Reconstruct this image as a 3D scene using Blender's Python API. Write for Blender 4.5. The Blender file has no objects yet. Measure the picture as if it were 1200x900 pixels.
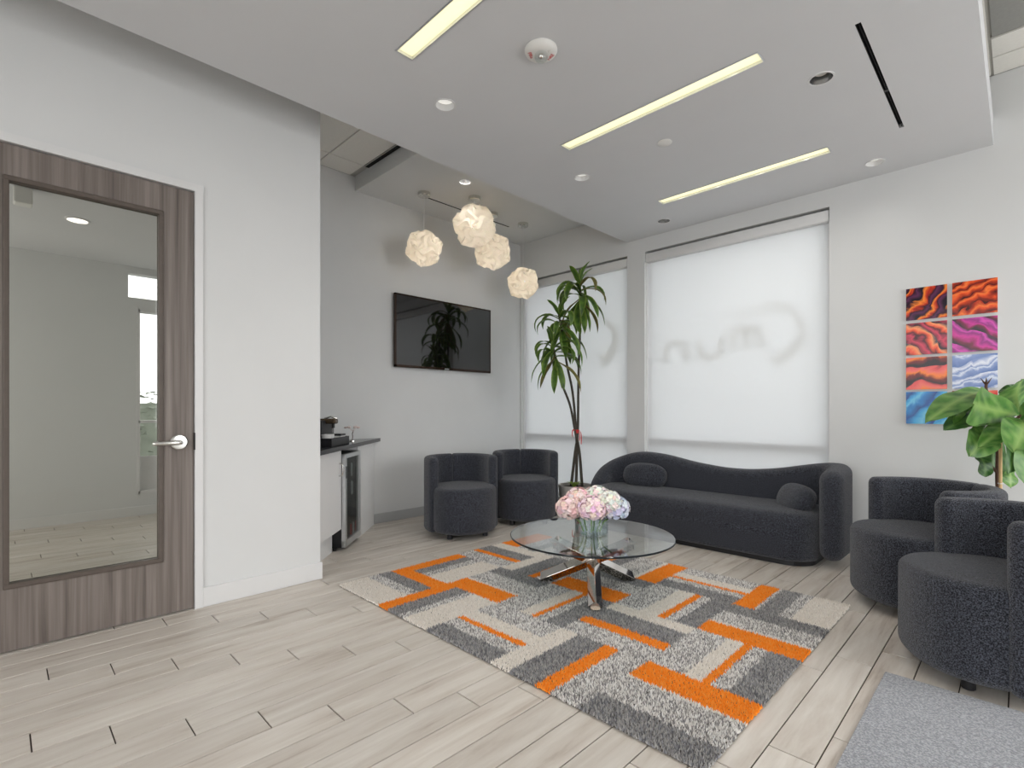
import bpy, bmesh, math, random
import numpy as np
from mathutils import Vector, Matrix

S = bpy.context.scene
C = S.collection
PI = math.pi
R2 = math.sqrt(2)

# ------------------------------------------------------------------ camera
cam = bpy.data.cameras.new('camera')
cam.sensor_width = 36
cam.lens = 18.0
cam.shift_x = 3 / 1200
cam.shift_y = 31 / 1200
cam.clip_start = 0.05
co = bpy.data.objects.new('camera', cam)
C.objects.link(co)
co.location = (0, 0, 1.16)
co.rotation_euler = (PI / 2, 0, PI / 4)
S.camera = co

# ------------------------------------------------------------------ world, lights, exposure
S.view_settings.view_transform = 'Standard'
S.view_settings.look = 'None'
S.view_settings.gamma = 1
S.view_settings.use_curve_mapping = False
S.view_settings.exposure = 0.30
S.cycles.use_denoising = True
S.cycles.max_bounces = 10
S.cycles.diffuse_bounces = 5
S.cycles.glossy_bounces = 5
S.cycles.transmission_bounces = 8
S.cycles.transparent_max_bounces = 16
S.cycles.caustics_reflective = False
S.cycles.caustics_refractive = False
S.cycles.sample_clamp_indirect = 6

W = bpy.data.worlds.new('sky')
S.world = W
W.use_nodes = True
bgn = W.node_tree.nodes['Background']
bgn.inputs[0].default_value = (0.985, 0.99, 1.0, 1)
bgn.inputs[1].default_value = 3.3


def area_light(name, loc, rot, sx, sy, power, col=(1, 1, 1)):
    l = bpy.data.lights.new(name, 'AREA')
    l.shape = 'RECTANGLE'
    l.size = sx
    l.size_y = sy
    l.energy = power
    l.color = col
    o = bpy.data.objects.new(name, l)
    C.objects.link(o)
    o.location = loc
    o.rotation_euler = rot
    return o


# fill lamps added out of view, standing in for daylight from unseen windows
area_light('fill_right', (2.9, 3.3, 1.55), (0, PI / 2, 0), 2.6, 2.8, 40, (0.97, 0.985, 1))
area_light('fill_back', (0.6, -2.9, 1.55), (-PI / 2, 0, PI), 5.0, 2.6, 24, (0.97, 0.985, 1))
area_light('fill_office', (-6.2, -1.85, 1.6), (-PI / 2, 0, PI), 1.6, 2.2, 30, (1, 0.98, 0.95))  # fill lamp added to brighten the office, out of view


# ------------------------------------------------------------------ helpers
def link(o, parent=None):
    C.objects.link(o)
    if parent is not None:
        o.parent = parent
    return o


def tag(o, label=None, cat=None, group=None, kind=None):
    if label: o['label'] = label
    if cat: o['category'] = cat
    if group: o['group'] = group
    if kind: o['kind'] = kind
    return o


def thing(name, label, cat, loc=(0, 0, 0), rz=0, group=None):
    o = bpy.data.objects.new(name, None)
    o.empty_display_size = 0.1
    link(o)
    o.location = loc
    o.rotation_euler = (0, 0, rz)
    return tag(o, label, cat, group)


def obj(name, bm, mats, parent=None, smooth=False, angle=None):
    me = bpy.data.meshes.new(name)
    if isinstance(bm, bmesh.types.BMesh):
        bmesh.ops.recalc_face_normals(bm, faces=bm.faces[:])
        bm.to_mesh(me)
        bm.free()
    else:
        me.from_pydata(*bm)
    if not isinstance(mats, (list, tuple)): mats = [mats]
    for m in mats: me.materials.append(m)
    if smooth:
        me.polygons.foreach_set('use_smooth', [True] * len(me.polygons))
        if angle: 
            me.set_sharp_from_angle(angle=angle)
    o = bpy.data.objects.new(name, me)
    return link(o, parent)


def struct(name, bm, mats, parent=None, **k):
    return tag(obj(name, bm, mats, parent, **k), kind='structure')


def part(name, o_src, parent, loc=None, rot=None):
    o = bpy.data.objects.new(name, o_src)
    link(o, parent)
    if loc is not None: o.location = loc
    if rot is not None: o.rotation_euler = rot
    return o


def copy_tree(o, parent=None):
    c = o.copy()
    C.objects.link(c)
    c.parent = parent
    for ch in list(o.children): copy_tree(ch, c)
    return c


def box(bm, lo, hi, bev=0.0, seg=2, mi=0, M=None):
    c = [(a + b) / 2 for a, b in zip(lo, hi)]
    s = [abs(b - a) for a, b in zip(lo, hi)]
    r = bmesh.ops.create_cube(bm, size=1, matrix=Matrix.Translation(c) @ Matrix.Diagonal((*s, 1)))
    vs = r['verts']
    fs = list({f for v in vs for f in v.link_faces})
    for f in fs: f.material_index = mi
    if bev > 0:
        es = list({e for v in vs for e in v.link_edges})
        rb = bmesh.ops.bevel(bm, geom=es, offset=bev, segments=seg, affect='EDGES', profile=0.5)
        for f in rb['faces']: f.material_index = mi
        vs = list({v for f in fs if f.is_valid for v in f.verts} | {v for f in rb['faces'] for v in f.verts})
    if M is not None: bmesh.ops.transform(bm, matrix=M, verts=vs)
    return vs


def bx(lo, hi, bev=0.0, seg=2):
    bm = bmesh.new()
    box(bm, lo, hi, bev, seg)
    return bm


def boxes(lst, bev=0.0):
    bm = bmesh.new()
    for lo, hi in lst: box(bm, lo, hi, bev)
    return bm


def rings_bm(rings, cap=True, closed=True, bm=None, mi=0, loop=False):
    bm = bm or bmesh.new()
    R = [[bm.verts.new(p) for p in r] for r in rings]
    n = len(R[0])
    pairs = list(zip(R, R[1:]))
    if loop: pairs.append((R[-1], R[0]))
    for a, b in pairs:
        for i in range(n if closed else n - 1):
            j = (i + 1) % n
            bm.faces.new((a[i], a[j], b[j], b[i])).material_index = mi
    if cap and not loop:
        bm.faces.new(R[0]).material_index = mi
        bm.faces.new(R[-1]).material_index = mi
    return bm


def lathe(prof, n=32, bm=None, loc=(0, 0, 0), shape=None, cap=True, mi=0):
    rings = []
    for r, z in prof:
        ring = []
        for i in range(n):
            a = 2 * PI * i / n
            k = shape(a) if shape else 1
            ring.append((loc[0] + r * k * math.cos(a), loc[1] + r * k * math.sin(a), loc[2] + z))
        rings.append(ring)
    return rings_bm(rings, cap=cap, bm=bm, mi=mi)


def cyl(r, z0, z1, n=24, loc=(0, 0, 0), bev=0.0, bm=None):
    if bev:
        return lathe([(r - bev, z0), (r, z0 + bev), (r, z1 - bev), (r - bev, z1)], n, bm, loc)
    return lathe([(r, z0), (r, z1)], n, bm, loc)


def frame_of(d, up=Vector((0, 0, 1))):
    d = d.normalized()
    if abs(d.dot(up)) > 0.97: up = Vector((1, 0, 0))
    a = d.cross(up).normalized()
    return a, a.cross(d).normalized()


def tube(pts, rad, n=8, bm=None, mi=0):
    pts = [Vector(p) for p in pts]
    if not isinstance(rad, (list, tuple)): rad = [rad] * len(pts)
    rings = []
    a0 = None
    for i, p in enumerate(pts):
        d = (pts[min(i + 1, len(pts) - 1)] - pts[max(i - 1, 0)])
        a, b = frame_of(d)
        if a0 is not None and a.dot(a0) < 0: a, b = -a, -b
        a0 = a
        rings.append([tuple(p + (a * math.cos(2 * PI * k / n) + b * math.sin(2 * PI * k / n)) * rad[i]) for k in range(n)])
    return rings_bm(rings, bm=bm, mi=mi)


def bar(p, q, w, h, bm=None, up=Vector((0, 0, 1)), bev=0.0):
    """a square tube from p to q"""
    p, q = Vector(p), Vector(q)
    d = q - p
    a, b = frame_of(d, up)
    M = Matrix((( *[a[0], b[0], d.normalized()[0]], p[0]), (a[1], b[1], d.normalized()[1], p[1]), (a[2], b[2], d.normalized()[2], p[2]), (0, 0, 0, 1)))
    bm = bm or bmesh.new()
    box(bm, (-w / 2, -h / 2, 0), (w / 2, h / 2, d.length), bev, 2, 0, M)
    return bm


def smoothpath(pts, n):
    """Catmull-Rom through pts"""
    P = [Vector(p) for p in pts]
    P = [P[0] * 2 - P[1]] + P + [P[-1] * 2 - P[-2]]
    out = []
    for i in range(1, len(P) - 2):
        for k in range(n):
            t = k / n
            a, b, c, d = P[i - 1:i + 3]
            out.append(0.5 * ((2 * b) + (c - a) * t + (2 * a - 5 * b + 4 * c - d) * t * t + (3 * b - a - 3 * c + d) * t ** 3))
    out.append(P[-2])
    return out


# ------------------------------------------------------------------ materials
MATS = {}


def _new(name):
    m = bpy.data.materials.new(name)
    m.use_nodes = True
    nt = m.node_tree
    b = nt.nodes['Principled BSDF']
    MATS[name] = m
    return m, nt, b


def N(nt, typ, **k):
    n = nt.nodes.new(typ)
    for a, v in k.items():
        if a.startswith('i_'):
            n.inputs[a[2:].replace('_', ' ')].default_value = v
        else:
            setattr(n, a, v)
    return n


def L(nt, a, b): nt.links.new(a, b)


def rgb(h):
    """sRGB 0-255 triple to linear"""
    o = []
    for c in h:
        c /= 255
        o.append(c / 12.92 if c <= 0.04045 else ((c + 0.055) / 1.055) ** 2.4)
    return (*o, 1)


def plain(name, col, rough=0.5, metal=0.0, spec=0.5, noise=0.0, nscale=8, bump=0.0, bscale=60, emit=None, coat=0):
    m, nt, b = _new(name)
    b.inputs['Base Color'].default_value = rgb(col)
    b.inputs['Roughness'].default_value = rough
    b.inputs['Metallic'].default_value = metal
    b.inputs['Specular IOR Level'].default_value = spec
    if coat: b.inputs['Coat Weight'].default_value = coat
    if noise or bump:
        tc = N(nt, 'ShaderNodeTexCoord')
    if noise:
        nz = N(nt, 'ShaderNodeTexNoise', i_Scale=nscale, i_Detail=5.0)
        L(nt, tc.outputs['Object'], nz.inputs['Vector'])
        mr = N(nt, 'ShaderNodeMapRange')
        mr.inputs[1].default_value = 0.3
        mr.inputs[2].default_value = 0.7
        mr.inputs[3].default_value = 1 - noise
        mr.inputs[4].default_value = 1 + noise
        L(nt, nz.outputs[0], mr.inputs[0])
        mx = N(nt, 'ShaderNodeMix', data_type='RGBA', blend_type='MULTIPLY')
        mx.inputs[0].default_value = 1
        mx.inputs[6].default_value = rgb(col)
        L(nt, mr.outputs[0], mx.inputs[7])
        L(nt, mx.outputs[2], b.inputs['Base Color'])
    if bump:
        nb = N(nt, 'ShaderNodeTexNoise', i_Scale=bscale, i_Detail=3.0)
        L(nt, tc.outputs['Object'], nb.inputs['Vector'])
        bp = N(nt, 'ShaderNodeBump', i_Strength=bump, i_Distance=0.01)
        L(nt, nb.outputs[0], bp.inputs['Height'])
        L(nt, bp.outputs[0], b.inputs['Normal'])
    if emit:
        b.inputs['Emission Color'].default_value = rgb(emit[0])
        b.inputs['Emission Strength'].default_value = emit[1]
    return m


def thin_glass(name, tint=(250, 252, 252), rough=0.0, ior=1.5):
    """a sheet of clear glass: mirror reflection by Fresnel over a straight view through"""
    m, nt, b = _new(name)
    nt.nodes.remove(b)
    out = nt.nodes['Material Output']
    tr = N(nt, 'ShaderNodeBsdfTransparent')
    tr.inputs[0].default_value = rgb(tint)
    gl = N(nt, 'ShaderNodeBsdfGlossy')
    gl.inputs['Roughness'].default_value = rough
    fr = N(nt, 'ShaderNodeFresnel')
    fr.inputs[0].default_value = ior
    mx = N(nt, 'ShaderNodeMixShader')
    # both faces of the sheet at once, counted where the ray enters: 2R / (1 + R)
    ge = N(nt, 'ShaderNodeNewGeometry')
    a = N(nt, 'ShaderNodeMath', operation='MULTIPLY')
    a.inputs[1].default_value = 2
    L(nt, fr.outputs[0], a.inputs[0])
    p1 = N(nt, 'ShaderNodeMath', operation='ADD')
    p1.inputs[1].default_value = 1
    L(nt, fr.outputs[0], p1.inputs[0])
    dv = N(nt, 'ShaderNodeMath', operation='DIVIDE')
    L(nt, a.outputs[0], dv.inputs[0])
    L(nt, p1.outputs[0], dv.inputs[1])
    iv = N(nt, 'ShaderNodeMath', operation='SUBTRACT')
    iv.inputs[0].default_value = 1
    L(nt, ge.outputs['Backfacing'], iv.inputs[1])
    fc = N(nt, 'ShaderNodeMath', operation='MULTIPLY')
    L(nt, dv.outputs[0], fc.inputs[0])
    L(nt, iv.outputs[0], fc.inputs[1])
    L(nt, fc.outputs[0], mx.inputs[0])
    L(nt, tr.outputs[0], mx.inputs[1])
    L(nt, gl.outputs[0], mx.inputs[2])
    L(nt, mx.outputs[0], out.inputs[0])
    return m


def translucent(name, col, t=0.5, emit=0.0):
    m, nt, b = _new(name)
    nt.nodes.remove(b)
    out = nt.nodes['Material Output']
    d = N(nt, 'ShaderNodeBsdfDiffuse')
    d.inputs[0].default_value = rgb(col)
    tr = N(nt, 'ShaderNodeBsdfTranslucent')
    tr.inputs[0].default_value = rgb(col)
    mx = N(nt, 'ShaderNodeMixShader')
    mx.inputs[0].default_value = t
    L(nt, d.outputs[0], mx.inputs[1])
    L(nt, tr.outputs[0], mx.inputs[2])
    L(nt, mx.outputs[0], out.inputs[0])
    return m


def boucle(name, dark, light, scale=170):
    m, nt, b = _new(name)
    tc = N(nt, 'ShaderNodeTexCoord')
    v = N(nt, 'ShaderNodeTexNoise', i_Scale=scale, i_Detail=2.0, i_Roughness=0.6)
    L(nt, tc.outputs['Object'], v.inputs['Vector'])
    cr = N(nt, 'ShaderNodeValToRGB')
    cr.color_ramp.elements[0].position = 0.40
    cr.color_ramp.elements[0].color = rgb(dark)
    cr.color_ramp.elements[1].position = 0.68
    cr.color_ramp.elements[1].color = rgb(light)
    L(nt, v.outputs[0], cr.inputs[0])
    L(nt, cr.outputs[0], b.inputs['Base Color'])
    b.inputs['Roughness'].default_value = 0.9
    b.inputs['Specular IOR Level'].default_value = 0.2
    b.inputs['Sheen Weight'].default_value = 0.25
    b.inputs['Sheen Roughness'].default_value = 0.4
    bp = N(nt, 'ShaderNodeBump', i_Strength=0.9, i_Distance=0.008)
    L(nt, v.outputs[0], bp.inputs['Height'])
    L(nt, bp.outputs[0], b.inputs['Normal'])
    return m


def wood(name, cols, sx, sz_axis='z', rough=0.45, rnd=False, contrast=(0.3, 0.7), streak=40, along=1.3):
    """streaked wood grain running along one axis"""
    m, nt, b = _new(name)
    tc = N(nt, 'ShaderNodeTexCoord')
    mp = N(nt, 'ShaderNodeMapping')
    sc = {'z': (streak, streak, along), 'y': (streak, along, streak)}[sz_axis]
    mp.inputs['Scale'].default_value = sc
    vec = tc.outputs['Object']
    if rnd:
        oi = N(nt, 'ShaderNodeObjectInfo')
        ad = N(nt, 'ShaderNodeVectorMath', operation='ADD')
        sl = N(nt, 'ShaderNodeVectorMath', operation='SCALE')
        cb = N(nt, 'ShaderNodeCombineXYZ')
        for i in range(3): L(nt, oi.outputs['Random'], cb.inputs[i])
        L(nt, cb.outputs[0], sl.inputs[0])
        sl.inputs['Scale'].default_value = 37.0
        L(nt, vec, ad.inputs[0])
        L(nt, sl.outputs[0], ad.inputs[1])
        vec = ad.outputs[0]
    L(nt, vec, mp.inputs[0])
    n1 = N(nt, 'ShaderNodeTexNoise', i_Scale=1.0, i_Detail=6.0, i_Roughness=0.62, i_Distortion=0.3)
    L(nt, mp.outputs[0], n1.inputs['Vector'])
    cr = N(nt, 'ShaderNodeValToRGB')
    e = cr.color_ramp.elements
    e[0].position, e[0].color = contrast[0], rgb(cols[0])
    e[1].position, e[1].color = contrast[1], rgb(cols[-1])
    for i, c in enumerate(cols[1:-1]):
        k = e.new(contrast[0] + (contrast[1] - contrast[0]) * (i + 1) / (len(cols) - 1))
        k.color = rgb(c)
    L(nt, n1.outputs[0], cr.inputs[0])
    src = cr.outputs[0]
    if rnd:
        mr = N(nt, 'ShaderNodeMapRange')
        mr.inputs[3].default_value = 0.93
        mr.inputs[4].default_value = 1.05
        L(nt, oi.outputs['Random'], mr.inputs[0])
        mx = N(nt, 'ShaderNodeMix', data_type='RGBA', blend_type='MULTIPLY')
        mx.inputs[0].default_value = 1
        L(nt, src, mx.inputs[6])
        L(nt, mr.outputs[0], mx.inputs[7])
        src = mx.outputs[2]
    L(nt, src, b.inputs['Base Color'])
    b.inputs['Roughness'].default_value = rough
    bp = N(nt, 'ShaderNodeBump', i_Strength=0.08, i_Distance=0.004)
    L(nt, n1.outputs[0], bp.inputs['Height'])
    L(nt, bp.outputs[0], b.inputs['Normal'])
    return m


def attr_mat(name, attr='Col', rough=0.95, trans=0.0):
    m, nt, b = _new(name)
    a = N(nt, 'ShaderNodeAttribute', attribute_name=attr)
    L(nt, a.outputs['Color'], b.inputs['Base Color'])
    b.inputs['Roughness'].default_value = rough
    b.inputs['Specular IOR Level'].default_value = 0.1
    return m


def leaf_mat(name, c1, c2, edge, rough=0.4):
    m, nt, b = _new(name)
    tc = N(nt, 'ShaderNodeTexCoord')
    nz = N(nt, 'ShaderNodeTexNoise', i_Scale=14.0, i_Detail=3.0)
    L(nt, tc.outputs['Object'], nz.inputs['Vector'])
    cr = N(nt, 'ShaderNodeValToRGB')
    cr.color_ramp.elements[0].position, cr.color_ramp.elements[0].color = 0.35, rgb(c1)
    cr.color_ramp.elements[1].position, cr.color_ramp.elements[1].color = 0.65, rgb(c2)
    L(nt, nz.outputs[0], cr.inputs[0])
    at = N(nt, 'ShaderNodeAttribute', attribute_name='Col')
    mx = N(nt, 'ShaderNodeMix', data_type='RGBA')
    L(nt, at.outputs['Fac'], mx.inputs[0])
    L(nt, cr.outputs[0], mx.inputs[6])
    mx.inputs[7].default_value = rgb(edge)
    L(nt, mx.outputs[2], b.inputs['Base Color'])
    b.inputs['Roughness'].default_value = rough
    tr = N(nt, 'ShaderNodeBsdfTranslucent')
    L(nt, mx.outputs[2], tr.inputs[0])
    ms = N(nt, 'ShaderNodeMixShader')
    ms.inputs[0].default_value = 0.22
    L(nt, b.outputs[0], ms.inputs[1])
    L(nt, tr.outputs[0], ms.inputs[2])
    L(nt, ms.outputs[0], nt.nodes['Material Output'].inputs[0])
    return m


def art_mat(name, stops, scale=6.0, rot=0.6, dist=5.0, seed=0.0, dscale=1.2):
    """flowing banded rock shapes for one of the wall prints"""
    m, nt, b = _new(name)
    tc = N(nt, 'ShaderNodeTexCoord')
    mp = N(nt, 'ShaderNodeMapping')
    mp.inputs['Location'].default_value = (seed, 0.3 * seed, seed * 0.7)
    mp.inputs['Rotation'].default_value = (0, rot, 0)
    L(nt, tc.outputs['Object'], mp.inputs[0])
    nz = N(nt, 'ShaderNodeTexNoise', i_Scale=scale * 2.2, i_Detail=1.5)
    L(nt, mp.outputs[0], nz.inputs['Vector'])
    sc = N(nt, 'ShaderNodeVectorMath', operation='SCALE')
    sc.inputs['Scale'].default_value = 0.05 * dist
    L(nt, nz.outputs['Color'], sc.inputs[0])
    ad = N(nt, 'ShaderNodeVectorMath', operation='ADD')
    L(nt, mp.outputs[0], ad.inputs[0])
    L(nt, sc.outputs[0], ad.inputs[1])
    wv = N(nt, 'ShaderNodeTexWave', i_Scale=scale * 1.1, i_Distortion=1.2, i_Detail=3.0)
    wv.inputs['Detail Scale'].default_value = 2.0
    wv.bands_direction = 'Z'
    wv.wave_profile = 'SAW'
    L(nt, ad.outputs[0], wv.inputs['Vector'])
    n2 = N(nt, 'ShaderNodeTexNoise', i_Scale=scale * 3.0, i_Detail=4.0, i_Distortion=1.0)
    L(nt, ad.outputs[0], n2.inputs['Vector'])
    mx = N(nt, 'ShaderNodeMix', data_type='FLOAT')
    mx.inputs[0].default_value = 0.5
    L(nt, n2.outputs[0], mx.inputs[2])
    L(nt, wv.outputs['Fac'], mx.inputs[3])
    cr = N(nt, 'ShaderNodeValToRGB')
    e = cr.color_ramp.elements
    e[0].position, e[0].color = stops[0][0], rgb(stops[0][1])
    e[1].position, e[1].color = stops[-1][0], rgb(stops[-1][1])
    for p, c in stops[1:-1]: e.new(p).color = rgb(c)
    L(nt, mx.outputs[0], cr.inputs[0])
    L(nt, cr.outputs[0], b.inputs['Base Color'])
    b.inputs['Roughness'].default_value = 0.15
    b.inputs['Specular IOR Level'].default_value = 0.25
    return m


wall_m = plain('wall_paint', (213, 214, 214), 0.85, spec=0.2, noise=0.012, nscale=3, bump=0.03, bscale=220)
ceil_m = plain('soffit_paint', (212, 213, 215), 0.9, spec=0.15, noise=0.01, nscale=3, bump=0.03, bscale=260)
tile_m = plain('ceiling_tile_white', (238, 236, 230), 0.95, spec=0.1, noise=0.02, nscale=60, bump=0.15, bscale=350)
trim_m = plain('trim_white', (216, 216, 216), 0.45, noise=0.01)
base_m = plain('baseboard_vinyl', (172, 173, 174), 0.5, noise=0.015)
grid_m = plain('ceiling_grid', (190, 188, 182), 0.5, noise=0.01)
grout_m = plain('grout_brown', (70, 61, 54), 0.9, noise=0.1, nscale=40)
plank_m = wood('plank_greywashed', [(164, 151, 138), (196, 187, 177), (207, 200, 191), (218, 212, 204)], 1, 'y', 0.40, True, (0.26, 0.74), 17, 1.8)
door_m = wood('door_laminate', [(74, 66, 61), (104, 95, 89), (122, 113, 107), (140, 131, 125)], 1, 'z', 0.5, False, (0.25, 0.75), 34, 0.7)
bead_m = plain('bead_brown', (84, 74, 67), 0.5, noise=0.08, nscale=30)
chrome_m = plain('chrome', (236, 230, 224), 0.04, 1.0, noise=0.02)
nickel_m = plain('brushed_nickel', (222, 222, 218), 0.22, 1.0, noise=0.04, nscale=50)
steel_m = plain('satin_steel', (214, 216, 218), 0.35, 0.85, noise=0.03, nscale=30)
black_m = plain('black_plastic', (20, 20, 24), 0.4, noise=0.1)
dark_m = plain('dark_void', (10, 10, 12), 0.8, noise=0.1)
glossblack_m = plain('gloss_black', (14, 13, 13), 0.05, spec=0.6, noise=0.05, coat=0.6)
bronze_m = plain('bronze_bezel', (60, 44, 34), 0.22, 0.7, noise=0.06)
stone_m = plain('black_stone', (38, 38, 42), 0.18, noise=0.25, nscale=90)
cab_m = plain('cabinet_white', (224, 224, 224), 0.4, noise=0.01)
fabric_m = boucle('boucle_charcoal', (21, 22, 27), (88, 91, 101), 200)
fabric2_m = boucle('boucle_slate', (28, 31, 38), (112, 118, 132), 190)
glass_m = thin_glass('clear_glass')
table_glass_m = thin_glass('table_glass', (232, 238, 237), 0.0, 2.4)
edge_glass_m = plain('glass_edge', (22, 30, 36), 0.08, noise=0.05)
tint_glass_m = thin_glass('tinted_glass', (120, 122, 120))
strip_m = plain('strip_diffuser', (250, 246, 220), 0.6, emit=((255, 247, 196), .72), noise=0.01)
lens_m = plain('downlight_lens', (250, 250, 246), 0.5, emit=((255, 253, 246), 0.4), noise=0.01)
reflector_m = plain('downlight_reflector', (215, 215, 215), 0.25, 0.9, noise=0.02)
shade_m = translucent('roller_fabric', (236, 237, 238), 0.42)
vinyl_m = thin_glass('vinyl_lettering', (226, 224, 220), 0.3, 1.1)
soil_m = plain('potting_soil', (70, 58, 46), 0.95, noise=0.3, nscale=40, bump=0.6, bscale=80)
cane_m = plain('cane_bark', (64, 58, 50), 0.8, noise=0.25, nscale=60, bump=0.4, bscale=90)
bark_m = plain('fig_bark', (84, 60, 46), 0.8, noise=0.25, nscale=60, bump=0.3, bscale=90)
stake_m = plain('bamboo_stake', (206, 172, 124), 0.6, noise=0.12, nscale=20)
ribbon_m = plain('red_ribbon', (196, 28, 30), 0.5, noise=0.08)
concrete_m = plain('pot_concrete', (176, 171, 166), 0.85, noise=0.16, nscale=9, bump=0.25, bscale=40)
white_pot_m = plain('white_ceramic', (226, 225, 222), 0.25, noise=0.01)
water_m = thin_glass('vase_glass', (246, 249, 249), 0.0, 1.4)
red_m = plain('red_print', (196, 40, 42), 0.5, noise=0.02)
pale_m = plain('detector_white', (224, 223, 219), 0.5, noise=0.01)
bulb_m = plain('bulb_glow', (255, 236, 200), 0.5, emit=((255, 226, 178), 3.0), noise=0.01)
lampshade_m = translucent('lamp_plastic', (253, 248, 238), 0.42)
mat_m = boucle('doormat_grey', (136, 138, 143), (186, 188, 193), 150)
hem_m = plain('rug_binding', (86, 80, 74), 0.95, noise=0.15, nscale=80)

# ------------------------------------------------------------------ room shell
XL, XT, YW, YA = -3.42, -4.68, 4.88, 1.574       # door wall, television wall, window wall, alcove corner
XR, YB, ZC = 3.0, -3.0, 3.48

RUG = (-3.18, -0.71, 1.59, 3.56)


def project(x, y, z):
    d = (y - x) / R2
    l = (x + y) / R2
    if d < 0.15: return None
    return 597 + 600 * l / d, 481 - 600 * (z - 1.16) / d


def build_floor():
    fl = struct('floor', boxes([((-7.1, -3.1, -0.12), (3.1, 5.05, -0.006))]), grout_m)
    w, ln, gap = 0.1463, 0.911, 0.0048

    def pbm(x0, y0, x1, y1):
        b = bmesh.new()
        t, bot, c = 0.0, -0.01, 0.0012
        v = [b.verts.new(p) for p in ((x0, y0, bot), (x1, y0, bot), (x1, y1, bot), (x0, y1, bot))]
        u = [b.verts.new(p) for p in ((x0, y0, t - c), (x1, y0, t - c), (x1, y1, t - c), (x0, y1, t - c))]
        q = [b.verts.new(p) for p in ((x0 + c, y0 + c, t), (x1 - c, y0 + c, t), (x1 - c, y1 - c, t), (x0 + c, y1 - c, t))]
        for i in range(4):
            j = (i + 1) % 4
            b.faces.new((v[i], v[j], u[j], u[i]))
            b.faces.new((u[i], u[j], q[j], q[i]))
        b.faces.new(q)
        return b
    full = None
    rest = bmesh.new()
    for k in range(-26, 43):
        x0 = -3.255 + w * k + gap / 2
        x1 = x0 + w - gap
        ylo, yhi = (-2.95, 4.88) if x0 > -4.75 else (-2.95, 1.5)
        j0 = 0.157 + 0.2092 * (k - 1)
        m0 = math.floor((ylo - j0) / ln)
        y = j0 + m0 * ln
        while y < yhi:
            a, c = max(y + gap / 2, ylo), min(y + ln - gap / 2, yhi)
            y += ln
            if c - a < 0.02: continue
            hid = x0 > RUG[0] + .02 and x1 < RUG[1] - .02 and a > RUG[2] + .02 and c < RUG[3] - .02
            if hid: continue
            vis = False
            for i in range(5):
                for xx in (x0, x1):
                    yy = a + (c - a) * i / 4
                    p = project(xx, yy, 0)
                    if p and -8 < p[0] < 1208 and p[1] < 908:
                        dark_alcove = xx < XL - .05 and yy > YA - .3 and (yy < YA or p[0] < 374)
                        if xx < XL - .05 and yy < YA and not (9 < p[0] < 190): dark_alcove = True
                        if not dark_alcove: vis = True
            if vis:
                if abs((c - a) - (ln - gap)) < 1e-4:
                    if full is None:
                        full = obj('plank', pbm(-w / 2 + gap / 2, -ln / 2 + gap / 2, w / 2 - gap / 2, ln / 2 - gap / 2), plank_m, fl)
                        full.location = ((x0 + x1) / 2, (a + c) / 2, 0)
                    else:
                        part('plank', full.data, fl, ((x0 + x1) / 2, (a + c) / 2, 0))
                else:
                    o = obj('plank', pbm((x0 - x1) / 2, (a - c) / 2, (x1 - x0) / 2, (c - a) / 2), plank_m, fl)
                    o.location = ((x0 + x1) / 2, (a + c) / 2, 0)
            else:
                t = pbm(x0, a, x1, c)
                me = bpy.data.meshes.new('tmp')
                t.to_mesh(me)
                t.free()
                rest.from_mesh(me)
                bpy.data.meshes.remove(me)
    tag(obj('plank_field', rest, plank_m, fl), kind='stuff')


build_floor()

T = 0.12
# door wall with its opening (Y -0.135..0.855 up to 2.48)
struct('wall_left', boxes([((XL - T, -3.1, 0), (XL, -0.185, ZC)), ((XL - T, 0.855, 0), (XL, YA, ZC)),
                           ((XL - T, -0.185, 2.48), (XL, 0.855, ZC))]), wall_m)
struct('wall_alcove', bx((-7.1, YA - T, 0), (XL - T, YA, ZC)), wall_m)
struct('wall_rear', bx((XT - T, YA, 0), (XT, YW + 0.2, ZC)), wall_m)
WIN = [(-4.655, -3.055), (-2.842, -1.127)]
ZH, ZS = 2.852, 0.1
struct('wall_window', boxes([((XT, YW, 0), (WIN[0][0], YW + 0.2, ZC)), ((WIN[0][1], YW, 0), (WIN[1][0], YW + 0.2, ZC)),
                             ((WIN[1][1], YW, 0), (3.1, YW + 0.2, ZC)),
                             ((WIN[0][0], YW, ZH), (WIN[0][1], YW + 0.2, ZC)), ((WIN[1][0], YW, ZH), (WIN[1][1], YW + 0.2, ZC)),
                             ((WIN[0][0], YW, 0), (WIN[0][1], YW + 0.2, ZS)), ((WIN[1][0], YW, 0), (WIN[1][1], YW + 0.2, ZS))]), wall_m)
struct('wall_right', boxes([((XR, -3.1, 0), (XR + 0.15, 1.8, ZC)), ((XR, 4.75, 0), (XR + 0.15, 5.0, ZC)),
                            ((XR, 1.8, 2.95), (XR + 0.15, 4.75, ZC)), ((XR, 1.8, 0), (XR + 0.15, 4.75, 0.12)),
                            ((XR, 3.2, 0.12), (XR + 0.15, 3.4, 2.95))]), wall_m)
struct('wall_back', boxes([((-3.54, YB - 0.15, 0), (-2.0, YB, ZC)), ((2.95, YB - 0.15, 0), (3.15, YB, ZC)),
                           ((-2.0, YB - 0.15, 2.95), (2.95, YB, ZC)), ((-2.0, YB - 0.15, 0), (2.95, YB, 0.12)),
                           ((0.4, YB - 0.15, 0.12), (0.6, YB, 2.95))]), wall_m)


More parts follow.
